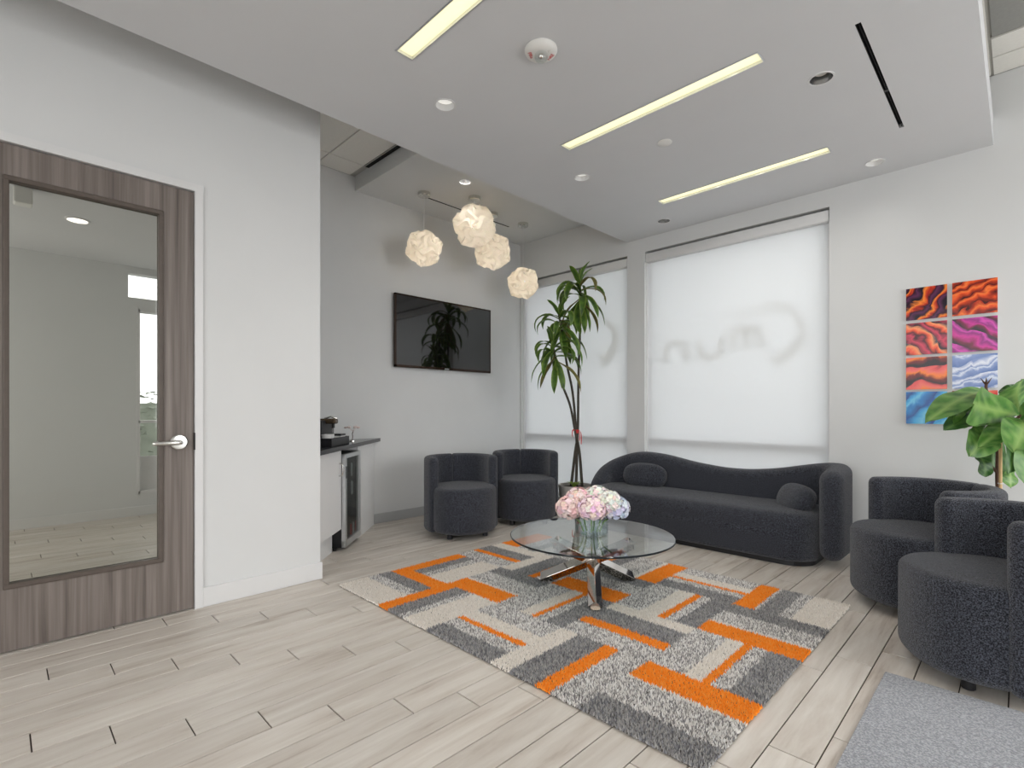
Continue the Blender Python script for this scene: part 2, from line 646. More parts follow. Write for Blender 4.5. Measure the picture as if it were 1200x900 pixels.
def ceiling():
    c = struct('ceiling', bx((-4.8, -3.1, ZC + 0.012), (3.15, 5.1, ZC + 0.15)), grid_m)
    g = 0.61

    def tile(x0, x1, y0, y1):
        x0, x1, y0, y1 = x0 + .006, x1 - .006, y0 + .006, y1 - .006
        obj('ceiling_tile', bx((x0, y0, ZC), (x1, y1, ZC + 0.014)), tile_m, c)
    for xa, xb in ((-4.68, -4.41), (-4.41, -3.80), (-3.80, -3.19)):
        for ya, yb in ((1.58, 2.115), (2.115, 2.46)): tile(xa, xb, ya, yb)
    for xa, xb in ((-0.14, 0.25), (0.25, 0.86)):
        for ya, yb in ((3.2, 3.78), (4.39, 4.63), (4.63, 4.88)): tile(xa, xb, ya, yb)
    big = boxes([((-3.06, -3, ZC), (3.0, 3.19, ZC + .014)), ((0.87, 3.2, ZC), (3.0, 4.87, ZC + .014)),
                 ((-3.4, -3, ZC), (-3.07, 4.8, ZC + .014)), ((-4.68, 2.53, ZC), (-3.07, 4.8, ZC + .014)), ((-3.06, 3.2, ZC), (-.15, 4.87, ZC + .014))])
    tag(obj('ceiling_field', big, tile_m, c), kind='stuff')


ceiling()
sv = thing('dark_band', 'dark vent in the tile ceiling beside the raised soffit', 'band', (-3.8, 2.487, ZC))
obj('band_body', bx((-0.61, -0.02, -0.004), (0.61, 0.022, 0.02)), dark_m, sv)  # plain dark strip along the edge of the raised soffit
obj('band_flange', boxes([((-0.61, -0.026, -0.006), (0.61, -0.02, 0.004))]), grid_m, sv)
vt = thing('ceiling_panel', 'grey grille in the tile ceiling at far right', 'panel', (0.36, 4.08, ZC))
obj('panel_face', bx((-0.49, -0.29, -0.002), (0.49, 0.3, 0.012)), plain('panel_grey', (150, 150, 146), 0.7, noise=0.05, nscale=60), vt)  # flat grey rectangle set among the tiles
obj('panel_edge', bx((-0.5, -0.3, -0.006), (0.5, -0.28, 0.012)), grid_m, vt)
obj('panel_edge', bx((-0.5, 0.29, -0.006), (0.5, 0.305, 0.012)), grid_m, vt)

# soffits, cut with real recesses
STRIPS = [(-2.257, -0.961, 1.443, 1.537), (-2.257, -0.961, 2.763, 2.855), (-2.257, -0.961, 4.10, 4.194)]
DL = [(-2.455, 1.906, 1), (-2.455, 3.265, 1), (-2.455, 4.577, 0), (-0.785, 3.23, 0), (-0.77, 4.604, 1)]
SLOT = (-0.562, -0.538, 2.893, 4.157)


def cut_struct(name, lo, hi, m, cutters):
    o = obj(name, bx(lo, hi), m)
    cb = bmesh.new()
    for k in cutters:
        if k[0] == 'box': box(cb, k[1], k[2])
        else: lathe([(k[2], 0), (k[2], k[3])], 32, cb, k[1])
    bmesh.ops.recalc_face_normals(cb, faces=cb.faces[:])
    me = bpy.data.meshes.new('cut')
    cb.to_mesh(me)
    cb.free()
    cu = bpy.data.objects.new('cut', me)
    C.objects.link(cu)
    md = o.modifiers.new('cut', 'BOOLEAN')
    md.operation = 'DIFFERENCE'
    md.object = cu
    md.solver = 'EXACT'
    dg = bpy.context.evaluated_depsgraph_get()
    nm = bpy.data.meshes.new_from_object(o.evaluated_get(dg))
    o.modifiers.clear()
    o.data = nm
    bpy.data.objects.remove(cu)
    return tag(o, kind='structure')


ZM, ZU = 3.0, 3.34
cut = [('box', (a, c, ZM - 0.01), (b, d, ZM + 0.03)) for a, b, c, d in STRIPS]
cut += [('cyl', (x, y, ZM - 0.01), 0.058, 0.1) for x, y, k in DL]
cut += [('box', (SLOT[0], SLOT[2], ZM - 0.01), (SLOT[1], SLOT[3], ZM + 0.06))]
cut_struct('ceiling_soffit', (-3.06, -1.2, ZM), (-0.138, YW, ZM + 0.19), ceil_m, cut)
SL2 = (-4.315, -4.295, 3.03, 4.305)
cut_struct('ceiling_raised_soffit', (XT, 2.515, ZU), (-2.95, YW, ZC + 0.01), wall_m,
           [('box', (SL2[0], SL2[2], ZU - .01), (SL2[1], SL2[3], ZU + .05)), ('cyl', (-3.75, 3.152, ZU - .01), 0.055, .08)])

# baseboards
struct('baseboard_left', bx((XL, 0.857, 0), (XL + 0.012, YA + 0.012, 0.115), 0.003), trim_m)
struct('baseboard_rear', bx((XT, 2.72, 0), (XT + 0.012, YW, 0.1), 0.003), base_m)
struct('baseboard_window', bx((WIN[0][0], YW - 0.012, 0), (3.0, YW, 0.1), 0.003), base_m)


# ------------------------------------------------------------------ windows and shades
def window(n, x0, x1):
    w = struct('window_%d' % n, boxes([((x0, YW + .1, ZS), (x0 + .05, YW + .2, ZH)), ((x1 - .05, YW + .1, ZS), (x1, YW + .2, ZH)),
                                       ((x0, YW + .1, ZH - .06), (x1, YW + .2, ZH)), ((x0, YW + .1, ZS), (x1, YW + .2, ZS + .06))]), trim_m)
    obj('mullion', bx((x0 + .05, YW + .085, 0.80), (x1 - .05, YW + .17, 0.87)), plain('mullion_%d' % n, (120, 120, 122), 0.5, noise=.02), w)
    obj('pane', bx((x0 + .05, YW + .1, 0.87), (x1 - .05, YW + .106, ZH - .06)), glass_m, w)
    obj('pane', bx((x0 + .05, YW + .1, ZS + .06), (x1 - .05, YW + .106, 0.80)), glass_m, w)
    return w


w1 = window(1, *WIN[0])
w2 = window(2, *WIN[1])


def arc_band(bm, cx, cz, rx, rz, a0, a1, w0, w1, y, n=24):
    """a swoosh of changing width as a thin plate at depth y"""
    rings = []
    for i in range(n + 1):
        t = i / n
        a = math.radians(a0 + (a1 - a0) * t)
        w = (w0 + (w1 - w0) * t) / 2
        ca, sa = math.cos(a), math.sin(a)
        p0 = (cx + (rx - w) * ca, cz + (rz - w) * sa)
        p1 = (cx + (rx + w) * ca, cz + (rz + w) * sa)
        rings.append([(p0[0], y, p0[1]), (p1[0], y, p1[1]), (p1[0], y + .002, p1[1]), (p0[0], y + .002, p0[1])])
    rings_bm(rings, bm=bm)


def sign(parent, x, z):
    """the lettering and swoosh on the outside of the glass, seen from behind"""
    y = YW + 0.095
    b = bmesh.new()
    arc_band(b, x, z, .36, .27, 175, 60, .012, .03, y)
    arc_band(b, x + .02, z - .03, .30, .24, 160, 60, .012, .03, y)
    arc_band(b, x + .01, z, .28, .25, 62, -80, .03, .11, y)
    obj('swoosh', b, vinyl_m, parent)
    b = bmesh.new()     # m
    for q in (-.235, -.115): arc_band(b, x + q, z - .02, .06, .09, 180, 0, .06, .06, y)
    for q in (-.295, -.175, -.055): box(b, (x + q - .03, y, z - .13), (x + q + .03, y + .002, z - .02))
    obj('letter', b, vinyl_m, parent)
    b = bmesh.new()     # u
    arc_band(b, x - .52, z - .10, .11, .08, 180, 360, .06, .06, y)
    for q in (-.63, -.41): box(b, (x + q - .03, y, z - .1), (x + q + .03, y + .002, z + .02))
    obj('letter', b, vinyl_m, parent)
    b = bmesh.new()     # n
    arc_band(b, x - .88, z - .09, .11, .09, 180, 0, .06, .06, y)
    for q in (-.99, -.77): box(b, (x + q - .03, y, z - .2), (x + q + .03, y + .002, z - .09))
    obj('letter', b, vinyl_m, parent)


sign(w2, -1.64, 1.868)
b = bmesh.new()
arc_band(b, -3.52, 1.98, .27, .25, 60, -75, .05, .15, YW + .095)
obj('swoosh', b, vinyl_m, w1)


def shade(x0, x1, label):
    t = thing('roller_shade', label, 'window shade', ((x0 + x1) / 2, YW + .06, 0), 0, 'roller shades over the windows')
    h = (x1 - x0) / 2 - .004
    obj('cassette', bx((-h, -.055, 2.735), (h, .035, 2.832), .012, 3), trim_m, t, True, .6)
    obj('shade_fabric', bx((-h + .012, -.0015, .13), (h - .012, .0015, 2.74)), shade_m, t)
    obj('hem_bar', bx((-h + .012, -.008, .105), (h - .012, .008, .135), .003), trim_m, t)
    for s in (-1, 1):
        obj('side_channel', bx((s * h - .008, -.03, .1), (s * h + .008, .01, 2.735)), trim_m, t)


shade(*WIN[0], 'white roller shade over the left window behind the tall potted plant')
shade(*WIN[1], 'white roller shade over the wide window directly behind the sofa')


# ------------------------------------------------------------------ door and office behind it
def door():
    d = tag(thing('door_1', None, None, (XL, 0, 0)), kind='structure')
    o = obj('door_frame', boxes([((-T, 0.815, 0), (.012, 0.857, 2.44)), ((-T, -0.187, 0), (.012, -0.145, 2.44)),
                                 ((-T, -0.187, 2.44), (.012, 0.857, 2.482))]), trim_m, d)
    slab = bmesh.new()
    x0, x1 = -.05, -.004
    for lo, hi in (((x0, 0.66, .008), (x1, 0.811, 2.434)), ((x0, -.141, .008), (x1, 0.02, 2.434)),
                   ((x0, 0.02, .008), (x1, .66, .31)), ((x0, .02, 2.28), (x1, .66, 2.434))):
        box(slab, lo, hi)
    obj('door_panel', slab, door_m, d)
    obj('glazing_bead', boxes([((-.052, .640, .328), (.006, .662, 2.262)), ((-.052, .018, .328), (.006, .040, 2.262)),
                               ((-.052, .018, .306), (.006, .662, .330)), ((-.052, .018, 2.26), (.006, .662, 2.284))], .004), bead_m, d)
    obj('glass', bx((-.03, .035, .325), (-.024, .645, 2.265)), thin_glass('door_glass', (226, 226, 222), 0.0, 1.3), d)
    ros = obj('rosette', rings_bm([[(.0 + x, .737 + r * math.cos(a * PI / 16), .978 + r * math.sin(a * PI / 16)) for a in range(32)]
                                   for r, x in ((.044, -.004), (.044, .004), (.038, .010), (.014, .012))]), nickel_m, d, True, .7)
    pts = smoothpath([(.008, .737, .978), (.045, .737, .978), (.058, .725, .978), (.06, .68, .978), (.055, .615, .977), (.05, .603, .977)], 4)
    obj('lever', tube(pts, [.013] * (len(pts) - 5) + [.012, .011, .010, .009, .006], 12), nickel_m, ros, True)
    obj('strike_plate', bx((-.02, .812, .93), (.0135, .8165, 1.03)), black_m, d)


door()
# the office seen through the door glass
XO = -6.9
struct('wall_office_rear', boxes([((XO - .12, -2.2, 0), (XO, 1.01, 2.75)), ((XO - .12, 1.01, 2.68), (XO, 1.5, 2.75)),
                                  ((XO - .12, 1.01, 2.28), (XO, 1.5, 2.39)), ((XO - .12, 1.01, 0), (XO, 1.5, .24)), ((XO - .12, 1.01, .24), (XO, 1.095, 2.28))]), wall_m)
struct('wall_office_side', boxes([((-7.1, -2.2, 0), (-5.3, -2.1, 2.75)), ((-7.1, -2.2, 2.7), (-3.54, -2.1, 2.75)), ((-3.9, -2.2, 0), (-3.54, -2.1, 2.75)),
                                  ((-5.3, -2.2, 0), (-3.9, -2.1, 0.2))]), wall_m)
struct('ceiling_office', bx((-7.1, -2.2, 2.74), (-3.54, 1.46, 2.8)), ceil_m)
struct('baseboard_office', bx((XO, -2.1, 0), (XO + .012, 1.5, .1)), trim_m)
w3 = struct('window_3', boxes([((XO - .1, 1.1 - .02, .24), (XO + .01, 1.115, 2.28)), ((XO - .1, 1.42, .24), (XO + .01, 1.46, 2.28)),
                               ((XO - .1, 1.1, .24), (XO + .01, 1.44, .27)), ((XO - .06, 1.1, .27), (XO - .05, 1.44, .65)),
                               ((XO - .1, 1.1, 1.02), (XO + .01, 1.44, 1.05)), ((XO - .1, 1.1, 2.25), (XO + .01, 1.44, 2.28)),
                               ((XO - .1, 1.01, 2.38), (XO + .01, 1.46, 2.40)), ((XO - .1, 1.01, 2.66), (XO + .01, 1.46, 2.68))]), trim_m)
for z0, z1 in ((.65, 1.02), (1.05, 2.25), (2.40, 2.66)):
    obj('pane', bx((XO - .06, 1.01 if z0 > 2.3 else 1.1, z0), (XO - .055, 1.45, z1)), glass_m, w3)
t = thing('ceiling_downlight', 'small round downlight in the office ceiling seen through the door glass', 'ceiling light', (-5.54, .47, 2.74))
obj('trim_ring', lathe([(.085, 0), (.085, -.006), (.07, -.008), (.068, 0)], 24), trim_m, t, True, .6)
obj('lens', cyl(.068, -.004, 0, 24), plain('office_lens', (250, 250, 244), .5, emit=((255, 250, 240), 3.0), noise=.01), t)
t = thing('emergency_light', 'white box light on the office ceiling, upper left corner of the door glass', 'emergency light', (-5.0, .128, 2.74))
obj('housing', bx((-.05, -.05, -.125), (.05, .05, -.012), .01), pale_m, t)
obj('mount', bx((-.03, -.03, -.013), (.03, .03, 0)), pale_m, t)

# outdoors: pavement and a hedge, glimpsed through the glass
struct('ground', bx((-40, -40, -.3), (40, 40, -.2)), plain('asphalt', (150, 150, 148), .9, noise=.1, nscale=3))

hd = thing('hedge', 'clipped green hedge outdoors, glimpsed through the narrow office window', 'hedge', (-12.5, 2.4, -.2))
hb = bmesh.new()
rh = random.Random(2)
for i in range(700):
    c = Vector((rh.uniform(-.5, .5), rh.uniform(-1.8, 1.8), rh.uniform(.1, 1.75)))
    q = Matrix.Translation(c) @ Matrix.Rotation(rh.uniform(0, 6), 4, 'Z') @ Matrix.Rotation(rh.uniform(-1, 1), 4, 'X') @ Matrix.Scale(rh.uniform(.08, .16), 4)
    hb.faces.new([hb.verts.new(q @ Vector(p)) for p in ((-.6, 0, 0), (0, -.4, .1), (.7, 0, 0), (0, .4, .1))])
hedge_leaf_m = plain('hedge_leaf', (112, 118, 106), .7, noise=.2, nscale=5)
tag(obj('foliage', hb, hedge_leaf_m, hd), kind='stuff')
obj('stem', boxes([((-.35, -1.6, 0), (.35, 1.6, 1.5))]), hedge_leaf_m, hd)


# ------------------------------------------------------------------ upholstered pieces
def rrect(w, z0, z1, rc, n=5):
    """rounded rectangle in (t, z), counter-clockwise, centred on t = 0"""
    rc = min(rc, w / 2 * .999, (z1 - z0) / 2 * .999)
    out = []
    for cx, cz, a0 in ((w / 2 - rc, z0 + rc, -90), (w / 2 - rc, z1 - rc, 0), (-w / 2 + rc, z1 - rc, 90), (-w / 2 + rc, z0 + rc, 180)):
        for i in range(n + 1):
            a = math.radians(a0 + 90 * i / n)
            out.append((cx + rc * math.cos(a), cz + rc * math.sin(a)))
    return out


def shell_bm(path, w, zb, ztop, rc, re0=.04, re1=.04):
    """sweep a rounded slab along a plan path; ztop is a list; ends rounded by re0 / re1"""
    P = [Vector((p[0], p[1], 0)) for p in path]
    acc = [0.0]
    for a, b_ in zip(P, P[1:]): acc.append(acc[-1] + (b_ - a).length)
    tot = acc[-1]

    def at(s):
        s = min(max(s, 0), tot)
        for i in range(len(P) - 1):
            if s <= acc[i + 1] + 1e-9:
                f = (s - acc[i]) / max(acc[i + 1] - acc[i], 1e-9)
                p = P[i].lerp(P[i + 1], f)
                h = ztop[i] + (ztop[i + 1] - ztop[i]) * f
                t0 = (P[min(i + 1, len(P) - 1)] - P[max(i - 1, 0)]).normalized()
                t1 = (P[min(i + 2, len(P) - 1)] - P[i]).normalized()
                return p, t0.lerp(t1, f).normalized(), h
    ss = []
    ne = 6
    for i in range(ne + 1): ss.append(re0 * (1 - math.cos(PI / 2 * i / ne)))
    ss += [s for s in acc if re0 + .005 < s < tot - re1 - .005]
    for i in range(ne, -1, -1): ss.append(tot - re1 * (1 - math.cos(PI / 2 * i / ne)))
    rings = []
    for s in ss:
        p, t, h = at(s)
        ins = 0
        if s < re0: ins = re0 * (1 - math.sqrt(max(0, 1 - (1 - s / re0) ** 2)))
        if tot - s < re1: ins = re1 * (1 - math.sqrt(max(0, 1 - (1 - (tot - s) / re1) ** 2)))
        nrm = Vector((t.y, -t.x, 0))
        rings.append([tuple(p + nrm * a + Vector((0, 0, z))) for a, z in rrect(max(w - 2 * ins * .92, .004), zb + ins * .92, h - ins * .92, rc)])
    return rings_bm(rings)


def drum_prof(r, z0, z1, rb, rt, dome=.012):
    pr = [(r - rb - .02, z0)]
    for i in range(7):
        a = PI / 2 * i / 6
        pr.append((r - rb + rb * math.sin(a), z0 + rb - rb * math.cos(a)))
    for i in range(1, 8):
        a = PI / 2 * i / 7
        pr.append((r - rt + rt * math.cos(a), z1 - dome - rt + rt * math.sin(a)))
    for f in (.75, .5, .25, .06):
        pr.append(((r - rt) * f, z1 - dome * f * f))
    return pr


def sq(n):
    return lambda a: (abs(math.cos(a)) ** n + abs(math.sin(a)) ** n) ** (-1 / n)


def armchair():
    """faces +X; a round drum seat inside a wrap-round back made of two padded halves"""
    t = thing('armchair', 'x', 'armchair')
    obj('seat', lathe(drum_prof(.305, .05, .475, .05, .045), 64, loc=(0.06, 0, 0), shape=sq(2.25)), fabric_m, t, True)
    ro, w = .30, .09
    a0 = 66
    for s in (1, -1):
        path = []
        n = 26
        for i in range(n + 1):
            a = math.radians(a0 + (180 - a0) * i / n)
            k = sq(2.2)(a) if True else 1
            path.append((ro * k * math.cos(a), s * ro * k * math.sin(a)))
        obj('back_half', shell_bm(path, w, .048, [.73] * len(path), .034, .04, .022), fabric_m, t, True)
    for x, y in ((.2, .17), (.2, -.17), (-.2, .17), (-.2, -.17)):
        obj('foot', cyl(.024, 0, .055, 16, (x, y, 0), .004), black_m, t)
    return t


CH = [(-3.765, 3.115, -22, 'dark boucle tub armchair under the television, nearer the drinks cooler'),
      (-3.72, 3.955, -36, 'dark boucle tub armchair between its twin and the pot of the tall plant'),
      (-.405, 3.875, 222, 'charcoal tub armchair at right, beside the sofa end, partly behind the nearest armchair'),
      (-.055, 3.105, 207, 'nearest and largest slate boucle armchair at the right edge, by the grey doormat')]
ch = armchair()
chairs = [ch] + [copy_tree(ch) for _ in CH[1:]]
for o, (x, y, a, lab) in zip(chairs, CH):
    o.location = (x, y, 0)
    o.rotation_euler = (0, 0, math.radians(a))
    tag(o, lab, 'armchair', 'dark boucle tub armchairs')


def sofa():
    t = thing('sofa', 'long curved charcoal boucle sofa with a wavy back, in front of the wide window', 'sofa', (-2.08, 4.5, 0))
    ox, oy = -2.08, 4.5

    def loc(p): return (p[0] - ox, p[1] - oy)
    # seat: bean outline
    out = []
    X0, X1, Y0, Y1 = -3.14, -1.065, 4.15, 4.76
    for cx, cy, rr, a0 in ((X0 + .33, Y0 + .33, .33, 180), (X1 - .2, Y0 + .2, .2, 270), (X1 - .1, Y1 - .1, .1, 0), (X0 + .2, Y1 - .2, .2, 90)):
        for i in range(11):
            a = math.radians(a0 + 9 * i)
            out.append((cx + rr * math.cos(a), cy + rr * math.sin(a)))
    cx = sum(p[0] for p in out) / len(out)
    cy = sum(p[1] for p in out) / len(out)

    def inset(p, d):
        v = Vector((p[0] - cx, p[1] - cy))
        # inset along each axis so that the outline shrinks evenly
        hx, hy = (X1 - X0) / 2, (Y1 - Y0) / 2
        return (p[0] - d * v.x / hx, p[1] - d * v.y / hy)
    prof = [(.04, .035), (.02, .037), (.006, .045), (0, .07), (0, .2), (-.006, .3), (0, .345), (.012, .375), (.035, .392), (.07, .402), (.16, .408), (.25, .408)]
    obj('seat', rings_bm([[(*loc(inset(p, d)), z) for p in out] for d, z in prof]), fabric_m, t, True)
    obj('plinth', rings_bm([[(*loc(inset(p, d)), z) for p in out] for d, z in ((.03, 0), (.03, .045))]), black_m, t)
    # back shell
    pts = [(-3.10, 4.36), (-3.125, 4.47)]
    for i in range(9):
        a = math.radians(180 - 90 * i / 8)
        pts.append((-2.90 + .23 * math.cos(a), 4.54 + .23 * math.sin(a)))
    for i in range(1, 25): pts.append((-2.90 + i * (1.705 / 25), 4.77))
    for i in range(9):
        a = math.radians(90 - 90 * i / 8)
        pts.append((-1.195 + .21 * math.cos(a), 4.56 + .21 * math.sin(a)))
    pts += [(-.985, 4.46), (-.985, 4.36), (-.987, 4.265)]
    pts = [loc(p) for p in pts]
    acc = [0]
    for a, b_ in zip(pts, pts[1:]): acc.append(acc[-1] + math.dist(a, b_))
    tot = acc[-1]
    keys = [(0, .40), (.05, .53), (.10, .62), (.15, .685), (.20, .725), (.25, .735), (.32, .72), (.42, .665), (.52, .632), (.60, .632), (.68, .66), (.75, .705), (.81, .738), (.87, .748), (.93, .738), (1, .70)]

    def H(s):
        s /= tot
        for (a, u), (b_, v) in zip(keys, keys[1:]):
            if s <= b_ + 1e-9:
                f = (s - a) / (b_ - a)
                return u + (v - u) * f
        return keys[-1][1]
    # resample finely
    P2, Z2 = [], []
    n = 90
    j = 0
    for i in range(n + 1):
        s = tot * i / n
        while j < len(acc) - 2 and acc[j + 1] < s: j += 1
        f = (s - acc[j]) / (acc[j + 1] - acc[j])
        P2.append(tuple(pts[j][k] + (pts[j + 1][k] - pts[j][k]) * f for k in (0, 1)))
    Z = [H(tot * i / n) for i in range(n + 1)]
    for _ in range(6): Z = [Z[0]] + [(Z[i - 1] + 2 * Z[i] + Z[i + 1]) / 4 for i in range(1, n)] + [Z[-1]]
    obj('backrest', shell_bm(P2, .16, .055, Z, .07, .06, .075), fabric_m, t, True)
    for x, y in ((-.9, -.2), (.9, -.2), (.9, .2), (-.9, .2)):
        pass
    return t


sofa()


def pillow(label, loc, rz, tilt, size):
    t = thing('pillow', label, 'pillow', loc, rz, 'pebble shaped pillows on the sofa')
    bm = bmesh.new()
    bmesh.ops.create_uvsphere(bm, u_segments=40, v_segments=22, radius=1)
    for v in bm.verts:
        x, y, z = v.co
        e = 2.6
        k = (abs(x) ** e + abs(y) ** e + abs(z) ** e) ** (-1 / e)
        v.co = Vector((x * k * size[0], y * k * size[1], z * k * size[2]))
    o = obj('pillow_cover', bm, fabric_m, t, True)
    o.rotation_euler = (tilt, 0, 0)
    return t


pillow('oval charcoal pillow on the left half of the sofa, against its high back', (-2.68, 4.605, .505), .12, -.25, (.225, .085, .125))
pillow('oval charcoal pillow tucked into the right end of the sofa', (-1.26, 4.46, .462), -.75, -.45, (.19, .085, .12))


# ------------------------------------------------------------------ coffee table
def table():
    t = thing('coffee_table', 'round glass coffee table on crossed chrome legs, standing on the rug', 'coffee table', (-1.957, 2.70, 0))
    R, zt = .52, .365
    top = lathe([(R - .004, zt - .012), (R, zt - .009), (R, zt - .003), (R - .004, zt)], 96, cap=False, mi=1)
    top.faces.new([v for v in top.verts if v.co.z > zt - .001])
    top.faces.new([v for v in top.verts if v.co.z < zt - .0115])
    o = obj('glass_top', top, [table_glass_m, edge_glass_m], t)
    for ang in (-52, 193, 74):
        a = math.radians(ang)
        d = Vector((math.cos(a), math.sin(a), 0))
        p = d * .345 + Vector((0, 0, .028))
        q = -d * .27 + Vector((0, 0, .345))
        side = Vector((-d.y, d.x, 0))
        off = side * .012
        leg = obj('leg', bar(p + off, q + off, .06, .06, up=(Vector((0, 0, 1)) + side).normalized(), bev=.003), chrome_m, t)
        obj('foot_pad', cyl(.03, .004, .024, 16, tuple(p + off - Vector((0, 0, p.z)) + d * .005), .002), chrome_m, leg)
        obj('top_disc', cyl(.03, .346, .353, 20, tuple((q + off).xy.to_3d() + d * -.005), .001), chrome_m, leg)
    return t


table()

vx, vy, vz = -1.955, 2.70, .366
v = thing('glass_vase', 'clear round glass vase of hydrangeas on the coffee table', 'vase', (vx, vy, vz))
vb = lathe([(.100, 0), (.106, .006), (.106, .12), (.102, .12), (.102, .012), (.03, .011)], 48)
obj('vase_body', vb, water_m, v, True, .7)
obj('water', cyl(.100, .013, .07, 40), thin_glass('water', (244, 248, 248), 0, 1.2), v)


def hydrangea(label, dx, dy, hz, r, cols, seed):
    rnd = random.Random(seed)
    t = thing('hydrangea', label, 'flower', (vx, vy, vz + .014), 0, 'hydrangeas in the glass vase')
    V, F, K = [], [], []
    n = 95
    c = Vector((dx, dy, hz))
    for i in range(n):
        z = 1 - 1.75 * (i + .5) / n
        a = i * 2.39996
        q = math.sqrt(max(0, 1 - z * z))
        d = Vector((q * math.cos(a), q * math.sin(a), z))
        d = (d + Vector([rnd.uniform(-.12, .12) for _ in range(3)])).normalized()
        p = c + Vector((d.x * r, d.y * r, d.z * r * .82)) * rnd.uniform(.9, 1.06)
        u, w = frame_of(d)
        tw = rnd.uniform(0, PI)
        col = rnd.choice(cols)
        k = [x * rnd.uniform(.9, 1.06) for x in rgb(col)[:3]]
        s = rnd.uniform(.019, .026)
        for j in range(4):
            b1 = tw + j * PI / 2
            e = u * math.cos(b1) + w * math.sin(b1)
            f = u * -math.sin(b1) + w * math.cos(b1)
            i0 = len(V)
            V += [tuple(p), tuple(p + e * s * .55 + f * s * .5 + d * s * .28), tuple(p + e * s + d * s * .12), tuple(p + e * s * .55 - f * s * .5 + d * s * .28)]
            F += [(i0, i0 + 1, i0 + 2), (i0, i0 + 2, i0 + 3)]
            K += [k] * 4
    o = obj('flower_head', (V, [], F), attr_mat('petals_%d' % seed), t)
    at = o.data.attributes.new('Col', 'FLOAT_COLOR', 'POINT')
    at.data.foreach_set('color', np.array([[*k, 1] for k in K], dtype=np.float32).ravel())
    tag(o, kind='stuff')
    core = bmesh.new()
    bmesh.ops.create_icosphere(core, subdivisions=2, radius=r * .82, matrix=Matrix.Translation(c) @ Matrix.Diagonal((1, 1, .82, 1)))
    obj('flower_core', core, plain('core_%d' % seed, cols[0], .9, noise=.05), t, True)
    obj('stem', tube([(dx * .35, dy * .35, .002), (dx * .5, dy * .5, .06), (dx * .85, dy * .85, hz - r * .6)], .005, 6), leaf_stem, t, True)


leaf_stem = plain('flower_stem', (112, 146, 76), .6, noise=.1)
pk = [(244, 216, 214), (240, 202, 204), (250, 232, 228), (246, 220, 208)]
mv = [(244, 216, 222), (238, 206, 226), (250, 232, 232), (246, 224, 218)]
wh = [(238, 236, 228), (244, 240, 236), (226, 232, 224), (240, 222, 224)]
bl = [(224, 226, 244), (214, 216, 240), (238, 238, 246), (230, 224, 240)]
hydrangea('salmon pink hydrangea head at the left of the vase', -.10, -.10, .155, .082, pk, 1)
hydrangea('pale pink hydrangea head at the upper left, behind the salmon one', -.09, -.02, .20, .085, pk[::-1], 2)
hydrangea('mauve pink hydrangea head at the front centre of the vase', .045, -.06, .165, .09, mv, 3)
hydrangea('creamy white hydrangea head at the back, topmost in the vase', .0, .06, .215, .085, wh, 4)
hydrangea('pale blue and white hydrangea head at the right of the vase', .11, .10, .155, .088, bl, 5)
hydrangea('white and blush hydrangea head at the upper right of the vase', .09, .05, .195, .085, wh[::-1], 6)


